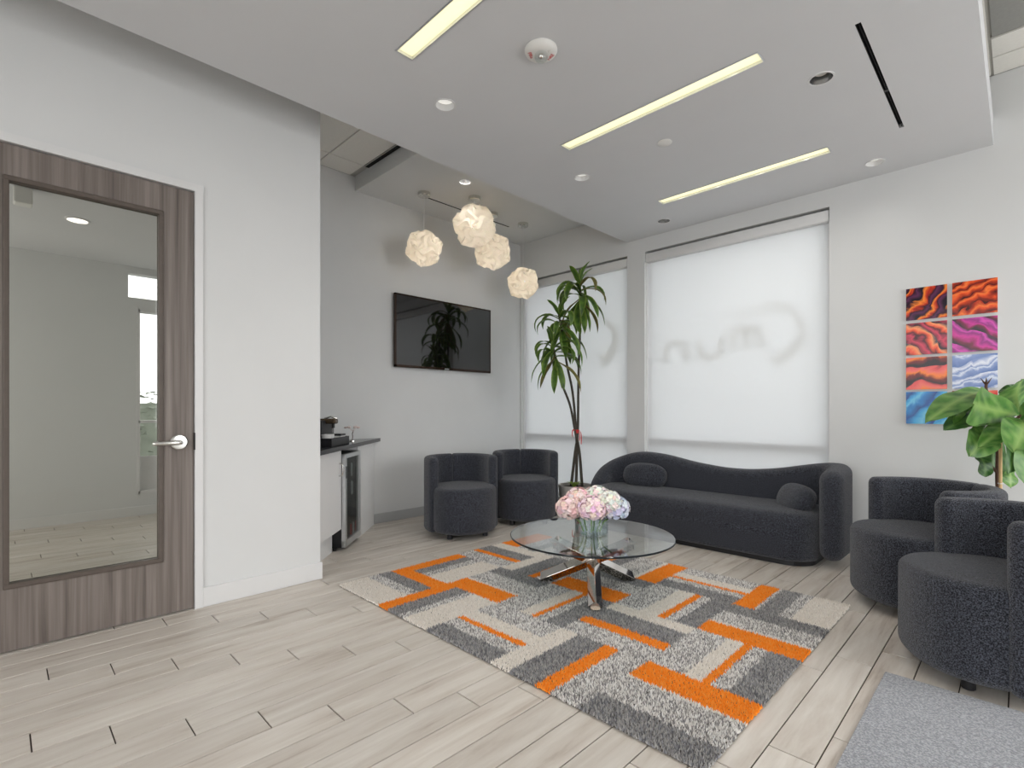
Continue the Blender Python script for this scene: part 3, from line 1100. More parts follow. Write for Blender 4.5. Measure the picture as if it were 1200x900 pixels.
# ------------------------------------------------------------------ rug
def rug():
    x0, x1, y0, y1 = RUG
    t = thing('area_rug', 'shaggy rug of orange, grey, heather and cream stripes in a basket-weave pattern', 'rug', ((x0 + x1) / 2, (y0 + y1) / 2, 0))
    cx, cy = t.location.x, t.location.y
    obj('backing', bx((x0 - cx + .004, y0 - cy + .004, .001), (x1 - cx - .004, y1 - cy - .004, .007)), hem_m, t)
    xs = [-3.18, -2.69, -2.21, -1.715, -1.21, -.71]
    ys = [1.59, 2.105, 2.60, 3.08, 3.56]
    # per cell: axis along which the bands are stacked, then (upper limit, colour)
    cell = {
        (0, 0): ('y', [(1.80, 'L'), (1.88, 'H'), (1.985, 'D'), (9, 'O')]),
        (1, 0): ('x', [(-2.59, 'O'), (-2.47, 'D'), (-2.415, 'H'), (9, 'L')]),
        (2, 0): ('y', [(1.71, 'D'), (1.80, 'H'), (1.84, 'O'), (1.945, 'L'), (9, 'H')]),
        (3, 0): ('x', [(-1.60, 'L'), (-1.44, 'D'), (-1.36, 'O'), (9, 'H')]),
        (4, 0): ('y', [(1.735, 'D'), (1.925, 'H'), (1.94, 'L'), (9, 'O')]),
        (0, 1): ('x', [(-3.075, 'O'), (-2.975, 'D'), (-2.90, 'H'), (9, 'L')]),
        (1, 1): ('y', [(2.275, 'O'), (2.295, 'L'), (2.47, 'H'), (9, 'D')]),
        (2, 1): ('x', [(-2.03, 'H'), (-1.94, 'L'), (-1.905, 'O'), (-1.84, 'H'), (9, 'D')]),
        (3, 1): ('y', [(2.25, 'H'), (2.33, 'O'), (2.50, 'D'), (9, 'L')]),
        (4, 1): ('x', [(-1.04, 'H'), (-.96, 'L'), (-.92, 'O'), (-.85, 'H'), (9, 'D')]),
        (0, 2): ('y', [(2.76, 'H'), (2.82, 'O'), (2.96, 'D'), (9, 'L')]),
        (1, 2): ('x', [(-2.58, 'L'), (-2.42, 'D'), (-2.36, 'O'), (9, 'H')]),
        (2, 2): ('y', [(2.785, 'O'), (2.95, 'H'), (9, 'D')]),
        (3, 2): ('x', [(-1.545, 'H'), (-1.435, 'L'), (-1.39, 'O'), (-1.33, 'H'), (9, 'D')]),
        (4, 2): ('y', [(2.755, 'O'), (2.775, 'L'), (2.945, 'H'), (9, 'D')]),
        (0, 3): ('x', [(-2.99, 'O'), (-2.88, 'H'), (-2.79, 'D'), (9, 'L')]),
        (1, 3): ('y', [(3.19, 'H'), (3.31, 'D'), (3.39, 'O'), (9, 'L')]),
        (2, 3): ('x', [(-2.10, 'D'), (-1.895, 'H'), (-1.865, 'L'), (9, 'O')]),
        (3, 3): ('y', [(3.21, 'D'), (3.285, 'H'), (3.32, 'O'), (3.415, 'L'), (9, 'H')]),
        (4, 3): ('x', [(-1.095, 'O'), (-1.075, 'H'), (-.965, 'D'), (-.90, 'H'), (9, 'L')]),
    }
    rng = np.random.default_rng(5)
    pitch = .0068
    nx, ny = int((x1 - x0) / pitch), int((y1 - y0) / pitch)
    gx, gy = np.meshgrid(np.arange(nx), np.arange(ny))
    px = x0 + (gx.ravel() + .5) * pitch + rng.uniform(-.003, .003, nx * ny)
    py = y0 + (gy.ravel() + .5) * pitch + rng.uniform(-.003, .003, nx * ny)
    n = len(px)
    jx = px + rng.normal(0, .0028, n)
    jy = py + rng.normal(0, .0028, n)
    code = np.zeros(n, dtype=int)
    names = 'LHDO'
    ci = np.clip(np.searchsorted(xs, jx) - 1, 0, 4)
    cj = np.clip(np.searchsorted(ys, jy) - 1, 0, 3)
    for (i, j), (ax, bands) in cell.items():
        m = np.where((ci == i) & (cj == j))[0]
        val = (jx if ax == 'x' else jy)[m]
        k = np.searchsorted([b_[0] for b_ in bands], val)
        code[m] = np.array([names.index(b_[1]) for b_ in bands])[k]
    pal = {'L': [(236, 228, 218), (242, 236, 228), (230, 222, 212)],
           'H': [(236, 232, 228), (162, 158, 156), (226, 222, 218), (134, 132, 134), (196, 192, 188), (242, 240, 238)],
           'D': [(140, 138, 138), (164, 162, 160), (112, 112, 116), (148, 148, 152), (176, 174, 172)],
           'O': [(255, 150, 52), (254, 138, 38), (255, 162, 70), (255, 144, 46)]}
    col = np.zeros((n, 4), dtype=np.float32)
    col[:, 3] = 1
    for q, nm in enumerate(names):
        m = np.where(code == q)[0]
        p = np.array([rgb(c)[:3] for c in pal[nm]])
        col[m, :3] = p[rng.integers(0, len(p), len(m))] * rng.uniform(.93, 1.07, (len(m), 1))
    h = rng.uniform(.018, .0225, n)
    rad = rng.uniform(.0042, .0060, n)
    ang = rng.uniform(0, 2 * PI, n)
    lean = rng.uniform(.001, .009, n)
    la = rng.uniform(0, 2 * PI, n)
    V = np.zeros((n, 4, 3), dtype=np.float32)
    for q in range(3):
        V[:, q, 0] = px - cx + rad * np.cos(ang + q * 2 * PI / 3)
        V[:, q, 1] = py - cy + rad * np.sin(ang + q * 2 * PI / 3)
        V[:, q, 2] = .005
    V[:, 3, 0] = px - cx + lean * np.cos(la)
    V[:, 3, 1] = py - cy + lean * np.sin(la)
    V[:, 3, 2] = h
    base = (np.arange(n) * 4)[:, None]
    F = np.concatenate([base + np.array([[0, 1, 3]]), base + np.array([[1, 2, 3]]), base + np.array([[2, 0, 3]])], axis=1).astype(np.int32)
    me = bpy.data.meshes.new('pile')
    me.vertices.add(n * 4)
    me.vertices.foreach_set('co', V.ravel())
    me.loops.add(n * 9)
    me.loops.foreach_set('vertex_index', F.ravel())
    me.polygons.add(n * 3)
    me.polygons.foreach_set('loop_start', np.arange(0, n * 9, 3, dtype=np.int32))
    me.update()
    at = me.attributes.new('Col', 'FLOAT_COLOR', 'POINT')
    at.data.foreach_set('color', np.repeat(col, 4, axis=0).ravel())
    me.materials.append(attr_mat('rug_yarn'))
    tag(part('pile', me, t), kind='stuff')


rug()
dm = thing('doormat', 'flat grey carpet doormat in the lower right corner of the floor', 'doormat', (.3, 2.0, 0))
obj('mat_surface', bx((-.725, -.9, .001), (.9, .77, .009), .002), mat_m, dm)


# ------------------------------------------------------------------ television
def tv():
    t = thing('television', 'flat black television with bronze bezel mounted on the rear wall', 'television', (XT, 3.613, 2.005))
    W2, H2 = .68, .388
    x0, x1 = .02, .062
    obj('back_shell', bx((x0, -W2 + .01, -H2 + .01), (x1 - .006, W2 - .01, H2 - .01), .006), black_m, t)
    obj('screen', bx((x1 - .008, -W2 + .016, -H2 + .022), (x1 - .002, W2 - .016, H2 - .014)), glossblack_m, t)
    obj('bezel', boxes([((x0 + .01, -W2, -H2), (x1, -W2 + .018, H2)), ((x0 + .01, W2 - .018, -H2), (x1, W2, H2)),
                        ((x0 + .01, -W2, H2 - .016), (x1, W2, H2)), ((x0 + .01, -W2, -H2), (x1, W2, -H2 + .026))], .002), bronze_m, t)
    obj('badge', bx((x1 - .001, -.03, -H2 + .008), (x1 + .001, .03, -H2 + .017)), steel_m, t)
    obj('indicator', bx((x1 - .02, -.03, -H2 - .014), (x1 - .004, .02, -H2 + .001), .003), steel_m, t)
    obj('wall_bracket', bx((0, -.2, -.15), (x0 + .005, .2, .15)), black_m, t)


tv()


# ------------------------------------------------------------------ prints
AR = [
    [('red, orange and purple rock print, top of the left column', [(.25, (28, 16, 30)), (.40, (96, 44, 84)), (.48, (40, 16, 26)), (.56, (196, 52, 34)), (.66, (248, 138, 52)), (.75, (60, 22, 40))], 3.2, 1.0, 3.0, 3.1),
     ('pink and orange swirl print, second of the left column', [(.25, (36, 14, 26)), (.40, (210, 60, 88)), (.50, (60, 16, 30)), (.58, (236, 82, 50)), (.68, (250, 150, 96)), (.78, (70, 70, 74))], 2.6, -.7, 3.5, 7.7),
     ('salmon and orange wave print, third of the left column', [(.28, (34, 18, 24)), (.42, (120, 30, 30)), (.50, (246, 128, 44)), (.60, (240, 112, 98)), (.70, (226, 84, 84)), (.80, (40, 18, 26))], 2.4, .15, 3.0, 12.4),
     ('bright blue print, bottom of the left column', [(.25, (20, 70, 140)), (.42, (36, 130, 200)), (.52, (110, 196, 232)), (.62, (60, 164, 220)), (.75, (18, 84, 160))], 2.4, .9, 2.4, 17.9)],
    [('orange rock print, top of the right column', [(.25, (60, 20, 18)), (.38, (160, 44, 24)), (.50, (232, 84, 36)), (.60, (246, 128, 60)), (.72, (190, 54, 28)), (.82, (50, 22, 26))], 4.0, .3, 4.0, 23.3),
     ('magenta and violet print, second of the right column', [(.25, (44, 20, 34)), (.38, (120, 24, 60)), (.48, (206, 44, 150)), (.58, (140, 30, 120)), (.66, (216, 70, 180)), (.78, (72, 30, 60))], 2.4, -.6, 2.4, 31.5),
     ('pale blue and white print, third of the right column', [(.25, (96, 122, 178)), (.42, (132, 152, 200)), (.50, (214, 222, 238)), (.56, (118, 140, 192)), (.66, (226, 230, 242)), (.78, (128, 148, 196))], 3.0, .2, 2.2, 40.2),
     ('red and salmon print, bottom of the right column behind the fig leaves', [(.25, (150, 20, 26)), (.42, (214, 44, 36)), (.54, (244, 140, 110)), (.64, (240, 90, 50)), (.78, (180, 24, 28))], 2.2, .4, 2.4, 52.0)]]
for ci, x in enumerate((-.499, -.234)):
    for ri, z in enumerate((1.957, 1.695, 1.436, 1.180)):
        lab, st, sc, ro, di, sd = AR[ci][ri]
        t = thing('wall_print', lab, 'picture', (x, YW - .012, z), 0, 'abstract prints beside the window')
        obj('print_face', bx((-.1185, -.006, -.1195), (.1185, -.001, .1195)), art_mat('art_%d%d' % (ci, ri), st, sc, ro, di, sd), t)
        obj('backing_board', bx((-.117, -.001, -.118), (.117, .012, .118)), trim_m, t)


# ------------------------------------------------------------------ ceiling fixtures
SPOTS = []
LT = ['glowing recessed strip light at the top of the frame, nearest of the three', 'glowing recessed strip light in the middle of the soffit', 'glowing recessed strip light nearest the wide window']
for (a, b_, c, d), lab in zip(STRIPS, LT):
    t = thing('strip_light', lab, 'ceiling light', ((a + b_) / 2, (c + d) / 2, ZM), 0, 'recessed strip lights')
    hx, hy = (b_ - a) / 2, (d - c) / 2
    obj('diffuser', bx((-hx + .002, -hy + .002, .014), (hx - .002, hy - .002, .02)), strip_m, t)
    SPOTS += [(t, .002, 6.5, hx * q, 170) for q in (-.75, -.25, .25, .75)]
    obj('trim_frame', boxes([((-hx - .006, -hy - .006, -.003), (-hx + .001, hy + .006, .012)), ((hx - .001, -hy - .006, -.003), (hx + .006, hy + .006, .012)),
                             ((-hx, -hy - .006, -.003), (hx, -hy + .001, .012)), ((-hx, hy - .001, -.003), (hx, hy + .006, .012))]), steel_m, t)
DN = ['lit round downlight in the soffit left of the nearest strip light', 'lit round downlight by the left end of the middle strip light', 'open silver downlight near the window, left end of the far strip light',
      'open silver downlight between the middle strip light and the black slot', 'lit round downlight by the right end of the far strip light']
for (x, y, k), lab in zip(DL, DN):
    t = thing('downlight', lab, 'ceiling light', (x, y, ZM), 0, 'round downlights in the soffit')
    obj('trim_ring', lathe([(.056, .004), (.056, -.003), (.064, -.003), (.066, .001), (.058, .004)], 40, cap=False), trim_m, t, True, .5)
    if k:
        obj('reflector', lathe([(.056, 0), (.05, .035)], 40, cap=False), trim_m, t, True)
        obj('lens', cyl(.05, .034, .04, 40), lens_m, t)
        SPOTS.append((t, .028, 2.5 if y > 4 else 9))
    else:
        obj('reflector', lathe([(.056, 0), (.054, .03), (.044, .085)], 40, cap=False), reflector_m, t, True)
        obj('lamp', lathe([(.03, .03), (.036, .05), (.036, .085)], 24), plain('lamp_off_%d' % int(y * 10), (226, 224, 218), .2, noise=.02), t, True, .6)
t = thing('downlight', 'small downlight in the raised soffit above the pendant lamps', 'ceiling light', (-3.75, 3.152, ZU), 0, 'round downlights in the soffit')
obj('trim_ring', lathe([(.052, .004), (.052, -.003), (.060, -.003), (.062, .001)], 32, cap=False), trim_m, t, True, .5)
obj('reflector', lathe([(.053, 0), (.045, .07), (.01, .072)], 32, cap=False), reflector_m, t, True)
SPOTS.append((t, .03, 8, 0, 120))


def spot(parent, z, watts, x=0, wide=105):
    l = bpy.data.lights.new('lamp_light', 'SPOT')
    l.energy = watts
    l.color = (1, .97, .92)
    l.spot_size = math.radians(wide)
    l.spot_blend = 1.0
    l.shadow_soft_size = .04
    o = bpy.data.objects.new('lamp_light', l)
    link(o, parent)
    o.location = (x, 0, z)


def slot(label, loc, ln, w):
    t = thing('slot_diffuser', label, 'air diffuser', loc)
    obj('slot_cavity', boxes([((-w / 2, -ln / 2, .03), (w / 2, ln / 2, .045))]), dark_m, t)
    obj('slot_side', boxes([((-w / 2, -ln / 2, .0), (-w / 2 + .001, ln / 2, .04)), ((w / 2 - .001, -ln / 2, .0), (w / 2, ln / 2, .04))]), dark_m, t)
    obj('blade', boxes([((-w * .1, -ln / 2, .008), (w * .1, ln / 2, .03))]), dark_m, t)
    for q in (.08, .47): obj('blade_clip', bx((-w / 2, q * ln - .012, .004), (w / 2, q * ln + .012, .012)), black_m, t)


for q in SPOTS: spot(*q)
slot('black linear slot diffuser in the soffit at the upper right', ((SLOT[0] + SLOT[1]) / 2, (SLOT[2] + SLOT[3]) / 2, ZM), SLOT[3] - SLOT[2], SLOT[1] - SLOT[0])
slot('thin black slot diffuser in the raised soffit behind the pendant lamps', ((SL2[0] + SL2[1]) / 2, (SL2[2] + SL2[3]) / 2, ZU), SL2[3] - SL2[2], SL2[1] - SL2[0])
t = thing('cover_plate', 'plain round white cover plate on the soffit past the middle strip light', 'cover plate', (-1.732, 3.24, ZM))
obj('plate', lathe([(.047, 0), (.048, -.004), (.04, -.008), (.005, -.009)], 32), pale_m, t, True, .7)


def text_bm(txt, size, depth=.0006):
    cu = bpy.data.curves.new('txt', 'FONT')
    cu.body = txt
    cu.size = size
    cu.extrude = depth
    cu.align_x = 'CENTER'
    cu.align_y = 'CENTER'
    o = bpy.data.objects.new('txt', cu)
    C.objects.link(o)
    dg = bpy.context.evaluated_depsgraph_get()
    me = bpy.data.meshes.new_from_object(o.evaluated_get(dg))
    bpy.data.objects.remove(o)
    me.materials.clear()
    return me


def strobe():
    t = thing('fire_strobe', 'round white fire strobe with red lettering on the soffit', 'fire alarm', (-1.732, 1.959, ZM), math.radians(45))
    obj('base', lathe([(.082, 0), (.084, -.006), (.078, -.018), (.062, -.028), (.045, -.034), (.01, -.035)], 48), pale_m, t, True, .6)
    obj('strobe_lens', lathe([(.032, -.03), (.033, -.05), (.026, -.064), (.005, -.068)], 24, loc=(0, -.012, 0)), water_m, t, True, .6)
    obj('flash_tube', lathe([(.012, -.034), (.014, -.05), (.004, -.055)], 12, loc=(0, -.012, 0)), chrome_m, t, True)
    me = text_bm('FIRE', .026)
    for x, y, rz in ((.05, .008, -1.05), (-.052, -.004, 1.15)):
        o = part('lettering', me, t, (x, y, -.0335), (PI + .38 * 0, 0, rz))
    me.materials.append(red_m)
    for k in range(5):
        obj('sounder_slot', bx((.035 + k * .006, -.04, -.034 + k * .003), (.037 + k * .006, -.018, -.030 + k * .003)), grid_m, t)


strobe()


# ------------------------------------------------------------------ pendant lamps
def ico_edges():
    p = (1 + 5 ** .5) / 2
    vs = []
    for a in (-1, 1):
        for b_ in (-p, p): vs += [(0, a, b_), (a, b_, 0), (b_, 0, a)]
    vs = [Vector(v_).normalized() for v_ in vs]
    el = min((vs[0] - w).length for w in vs[1:])
    return [(vs[i], vs[j]) for i in range(12) for j in range(i + 1, 12) if (vs[i] - vs[j]).length < el * 1.1]


def petal(a, b_, R):
    """one of thirty hooked plastic pieces: an S-twisted, bulging rhomb over an icosahedron edge"""
    nrm = (a + b_).normalized()
    u = (b_ - a).normalized()
    w = nrm.cross(u)
    V, F = [], []
    n, m = 10, 4
    for i in range(n + 1):
        s = -1 + 2 * i / n
        half = .29 * (1 - abs(s) ** 2.0) + .04
        for j in range(m + 1):
            t = -1 + 2 * j / m
            x = .56 * s
            y = half * t + .2 * math.sin(PI * s)
            h = .84 + .21 * (1 - abs(t)) * (1 - .5 * s * s) + (.22 * abs(s) ** 3)
            d = (nrm + u * x + w * y).normalized()
            V.append(tuple(d * R * h))
    for i in range(n):
        for j in range(m):
            k = i * (m + 1) + j
            F.append((k, k + 1, k + m + 2, k + m + 1))
    return V, [], F


PEND = [((-4.232, 3.023), 2.785, .168, 'swirled white globe pendant lamp at the left, hanging over the television corner'),
        ((-3.952, 3.447), 3.045, .205, 'swirled white globe pendant lamp hanging highest, close under the raised soffit'),
        ((-4.137, 3.87), 2.917, .188, 'swirled white globe pendant lamp just below and right of the highest globe'),
        ((-4.111, 4.336), 2.645, .170, 'lowest and rightmost swirled white globe pendant lamp, in front of the left window')]


def pendant(i, xy, zc, R, lab):
    t = thing('pendant_lamp', lab, 'pendant lamp', (*xy, zc), 0.7 * i, 'swirled white globe pendants')
    top = ZU - zc
    obj('canopy', lathe([(.062, top), (.062, top - .03), (.055, top - .036), (.006, top - .038)], 32), nickel_m, t, True, .6)
    obj('cord', tube([(0, 0, R * .85), (0, 0, top - .03)], .0035, 8), trim_m, t)
    obj('socket', cyl(.018, R * .3, R * .9, 16), trim_m, t)
    bm = bmesh.new()
    bmesh.ops.create_uvsphere(bm, u_segments=16, v_segments=10, radius=.035)
    obj('bulb', bm, bulb_m, t, True)
    rot = Matrix.Rotation(.4 + i, 3, 'X')
    for a, b_ in ico_edges():
        obj('shade_piece', petal(rot @ a, rot @ b_, R), lampshade_m, t)
    l = bpy.data.lights.new('bulb_light', 'POINT')
    l.energy = 25
    l.color = (1, .91, .78)
    l.shadow_soft_size = .036
    lo = bpy.data.objects.new('bulb_light', l)
    link(lo, t)
    return t


for i, q in enumerate(PEND): pendant(i, *q)


# ------------------------------------------------------------------ drinks corner: local x runs away along the front, y is outward
def corner_bar():
    M = Matrix.Rotation(math.radians(135), 4, 'Z')     # local +x -> (-1, 1)/sqrt2 ; local +y -> (-1,-1)/sqrt2
    f = -1.376                                          # front plane, lateral from the camera axis

    def w(d, l, z): return ((l - d) / R2, (l + d) / R2, z)

    def prism(pts, z0, z1):
        return rings_bm([[w(d, l, z0) for d, l in pts], [w(d, l, z1) for d, l in pts]])

    def wx(d, l): return w(d, l, 0)
    # plan points where the front line meets the walls
    d0 = YA * R2 - f + .005
    d1 = -XT * R2 + f - .005
    t = thing('corner_cabinet', 'white corner cabinet built diagonally across the alcove', 'cabinet', (0, 0, 0))

    def tri(ff, da, db):
        """strip of the triangle behind front ff between depths da and db, as plan (d, l)"""
        pts = [(da, ff), (db, ff)]
        # back corner: X = XT, Y = YA  -> d = (Y - X)/R2, l = (X + Y)/R2
        for d in (db, da):
            l1 = YA * R2 - d          # Y = YA line
            l2 = XT * R2 + d          # X = XT line
            pts.append((d, max(l1, l2) + .004))
        return pts
    co_d0, co_d1 = 4.20, 4.635
    obj('carcass', prism(tri(f - .02, d0 + .03, co_d0 - .012), .19, .838), cab_m, t)
    obj('carcass', prism(tri(f - .02, co_d1 + .012, d1 - .03), .0, .838), cab_m, t)
    dr = obj('cabinet_door', prism([(d0 + .002, f - .02), (co_d0 - .012, f - .02), (co_d0 - .012, f), (d0 + .002, f)], .19, .835), cab_m, t)
    h0 = Vector(w(co_d0 - .05, f, 0))
    pts = [w(co_d0 - .06, f, .73), w(co_d0 - .06, f + .026, .722), w(co_d0 - .06, f + .03, .68), w(co_d0 - .06, f + .026, .638), w(co_d0 - .06, f, .63)]
    obj('handle', tube(smoothpath(pts, 3), .006, 8), nickel_m, dr, True)
    obj('filler_panel', prism([(co_d1 + .012, f - .02), (d1 - .03, f - .02), (d1 - .03, f), (co_d1 + .012, f)], .0, .835), cab_m, t)
    obj('kick_board', prism([(d0 + .08, f - .09), (co_d0 - .012, f - .09), (co_d0 - .012, f - .075), (d0 + .08, f - .075)], 0, .19), cab_m, t)
    fc = f + .045
    c = thing('worktop', 'black stone worktop on the white corner cabinet', 'worktop')
    db, da = -XT * R2 + fc - .006, YA * R2 - fc + .006
    cx, cl = (YA - XT) / R2, (XT + YA) / R2
    obj('slab', prism([(da, fc), (db, fc), (cx, cl + .012)], .842, .876), stone_m, c)

    # cooler
    k = thing('drinks_cooler', 'undercounter drinks cooler with a steel framed glass door in the corner cabinet', 'cooler')
    ff = -1.345
    a0, a1 = co_d0, co_d1 - .005
    back = f - .40
    obj('cooler_body', rings_bm([[w(d, l, z) for d, l in ((a0, ff - .035), (a0, back), (a0 + .02, back), (a0 + .02, ff - .06), (a1 - .02, ff - .06), (a1 - .02, back), (a1, back), (a1, ff - .035))] for z in (.03, .80)]), black_m, k)
    obj('cooler_back', prism([(a0, back - .02), (a1, back - .02), (a1, back), (a0, back)], .03, .80), black_m, k)
    obj('cooler_lid', boxes_l([((a0, back, .785), (a1, ff - .035, .80)), ((a0, back, .03), (a1, ff - .035, .06))], w), black_m, k)
    dp = obj('door_frame', boxes_l([((a0, ff - .032, .035), (a0 + .04, ff, .80)), ((a1 - .03, ff - .032, .035), (a1, ff, .80)),
                                    ((a0, ff - .032, .765), (a1, ff, .80)), ((a0, ff - .032, .035), (a1, ff, .085))], w), steel_m, k)
    obj('door_glass', boxes_l([((a0 + .04, ff - .018, .085), (a1 - .03, ff - .014, .765))], w), thin_glass('cooler_glass', (215, 218, 216), 0.0, 1.12), dp)
    obj('lock', boxes_l([((a0 + .012, ff, .60), (a0 + .026, ff + .003, .70))], w), black_m, dp)
    obj('lining', boxes_l([((a0 + .022, back + .002, .06), (a1 - .022, back + .006, .785))], w), plain('cooler_lining', (120, 122, 118), .6, noise=.03), k)
    for z in (.25, .42, .58):
        obj('wire_shelf', boxes_l([((a0 + .022, back + .02 + q * .03, z), (a1 - .022, back + .026 + q * .03, z + .006)) for q in range(13)], w), steel_m, k)
    for x in (a0 + .03, a1 - .03):
        obj('foot', cyl(.015, 0, .032, 10, w(x, ff - .1, 0)), black_m, k)
    cl_ = bpy.data.lights.new('cooler_fill', 'POINT')  # point lamp added to brighten the inside of the cooler
    cl_.energy = 1.6
    cl_.shadow_soft_size = .02
    lo = bpy.data.objects.new('cooler_fill', cl_)
    link(lo, k)
    lo.location = w(a1 - .06, ff - .07, .765)
    # what stands in it
    cans = [(4.455, -1.402, .06, (196, 60, 66), 'red and white can, nearest the camera at the bottom of the cooler'),
            (4.522, -1.404, .06, (222, 222, 226), 'silver can, middle of the three at the bottom of the cooler'),
            (4.588, -1.406, .06, (176, 52, 70), 'dark red can, farthest of the three at the bottom of the cooler'),
            (4.48, -1.402, .426, (216, 218, 222), 'white can on the middle shelf of the cooler'),
            (4.47, -1.402, .586, (206, 208, 214), 'pale can on the top shelf of the cooler')]
    for i, (d, l, z, col, lab) in enumerate(cans):
        q = thing('drink_can', lab, 'can', w(d, l, z), 0, 'drinks in the cooler')
        obj('can_body', lathe([(.024, 0), (.031, .008), (.031, .105), (.026, .118)], 20), plain('can_%d' % i, col, .3, .3, noise=.03), q, True, .6)
        obj('can_lid', cyl(.026, .117, .119, 20), steel_m, q)

    # coffee machine
    m = thing('coffee_machine', 'black pod coffee machine at the wall end of the worktop', 'coffee machine', w(4.36, -1.60, .876), math.radians(45))
    # local +x -> lateral right, +y -> away
    obj('machine_body', bx((-.12, -.10, 0), (.045, .13, .2), .012, 3), black_m, m)
    obj('water_tank', bx((-.10, .13, .02), (.04, .20, .20), .01), tint_glass_m, m)
    obj('spout_head', bx((-.02, -.03, .17), (.125, .06, .215), .014, 3), plain('machine_bronze', (92, 78, 62), .25, .6, noise=.05), m)
    obj('lever', tube([(.02, .015, .215), (.07, .015, .232), (.13, .015, .214)], .008, 8), nickel_m, m, True)
    obj('spout', cyl(.013, .135, .172, 12, (.095, .015, 0)), black_m, m)
    obj('drip_tray', bx((.04, -.06, 0), (.074, .09, .03), .004), black_m, m)
    # pod tray with its contents
    p = thing('pod_tray', 'low black tray of coffee supplies on the front edge of the worktop', 'tray', w(4.22, -1.455, .876), math.radians(45))
    obj('tray_box', boxes([((-.065, -.22, 0), (.065, .22, .006)), ((-.065, -.22, 0), (-.058, .22, .065)), ((.058, -.22, 0), (.065, .22, .065)),
                           ((-.065, -.22, 0), (.065, -.213, .065)), ((-.065, .213, 0), (.065, .22, .065)), ((-.06, -.03, 0), (.06, -.024, .06))]), black_m, p)
    for y, lab in ((-.15, 'white paper cup at the near end of the black tray'), (-.08, 'white paper cup second from the near end of the black tray')):
        q = thing('paper_cup', lab, 'cup', w(4.22 + y, -1.455, .883))
        obj('cup_body', lathe([(.026, 0), (.038, .085), (.035, .085), (.023, .005)], 24), trim_m, q, True, .6)
    q = thing('sugar_box', 'white box with a black lid standing in the far part of the black tray', 'box', w(4.22 + .12, -1.455, .883), math.radians(45))
    obj('box_body', bx((-.045, -.06, 0), (.045, .06, .065), .003), trim_m, q)
    obj('box_lid', bx((-.048, -.063, .065), (.048, .063, .08), .003), black_m, q)
    # little ornament tree
    o = thing('wire_ornament', 'small pinkish wire tree ornament at the far end of the worktop', 'ornament', w(4.72, -1.45, .876))
    obj('base', cyl(.03, 0, .008, 20), nickel_m, o)
    obj('trunk', tube([(0, 0, .005), (.01, .0, .04), (-.004, .004, .07), (.008, .008, .1)], .004, 6), bark_m, o, True)
    rnd = random.Random(4)
    for kx in range(6):
        a = kx * 1.05
        bm = bmesh.new()
        tip = Vector((.055 * math.cos(a), .055 * math.sin(a), .125 + .02 * rnd.random()))
        tube([(.006, .006, .09), tuple(tip * .6 + Vector((0, 0, .045))), tuple(tip)], .0018, 5, bm)
        bmesh.ops.create_icosphere(bm, subdivisions=1, radius=.016, matrix=Matrix.Translation(tip) @ Matrix.Diagonal((1.2, 1.2, .6, 1)))
        obj('branch', bm, plain('blossom_%d' % kx, (222, 204, 200), .7, noise=.05), o)


def boxes_l(lst, w):
    """boxes given as (d, l, z) corners in the camera-diagonal frame of the corner cabinet"""
    bm = bmesh.new()
    for (d0, l0, z0), (d1, l1, z1) in lst:
        rings_bm([[w(d, l, z) for d, l in ((d0, l0), (d1, l0), (d1, l1), (d0, l1))] for z in (z0, z1)], bm=bm)
    return bm


corner_bar()


# ------------------------------------------------------------------ plants
def leaf_mesh(base, tip, width, side_hint, sag, prof, n=9, m=4, fold=.12, wave=0.0, seed=0, edgew=.5):
    """a leaf blade from base to tip; sag bends the middle along the blade normal"""
    rnd = random.Random(seed)
    base, tip = Vector(base), Vector(tip)
    ax = tip - base
    ln = ax.length
    ax.normalize()
    side = Vector(side_hint)
    side = (side - ax * side.dot(ax)).normalized()
    nr = side.cross(ax).normalized()
    if nr.z < 0: nr = -nr
    ph = rnd.uniform(0, 6)
    V, F, K = [], [], []
    for i in range(n + 1):
        t = i / n
        w_ = width / 2 * prof(t)
        c = base + ax * ln * t + nr * sag * math.sin(PI * t)
        for j in range(m + 1):
            s = -1 + 2 * j / m
            wv = wave * math.sin(ph + t * 9 + (2 if s > 0 else 0)) * abs(s)
            V.append(tuple(c + side * w_ * s + nr * (fold * w_ * abs(s) + wv)))
            K.append(0.9 if abs(s) < .01 else (edgew if abs(s) > .9 else 0.0))
    for i in range(n):
        for j in range(m):
            k = i * (m + 1) + j
            F.append((k, k + 1, k + m + 2, k + m + 1))
    return (V, [], F), K


def set_fac(o, K):
    at = o.data.attributes.new('Col', 'FLOAT_COLOR', 'POINT')
    at.data.foreach_set('color', np.array([[k, k, k, 1] for k in K], dtype=np.float32).ravel())


drac_m = leaf_mat('dracaena_leaf', (48, 78, 30), (88, 122, 44), (142, 164, 74), .36)
drac_dry_m = leaf_mat('dracaena_dry_leaf', (92, 88, 44), (122, 116, 60), (150, 136, 84), .6)
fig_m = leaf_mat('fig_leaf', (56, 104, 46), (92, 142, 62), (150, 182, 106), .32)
fig_dark_m = leaf_mat('fig_leaf_shaded', (36, 74, 36), (58, 100, 44), (104, 142, 76), .36)


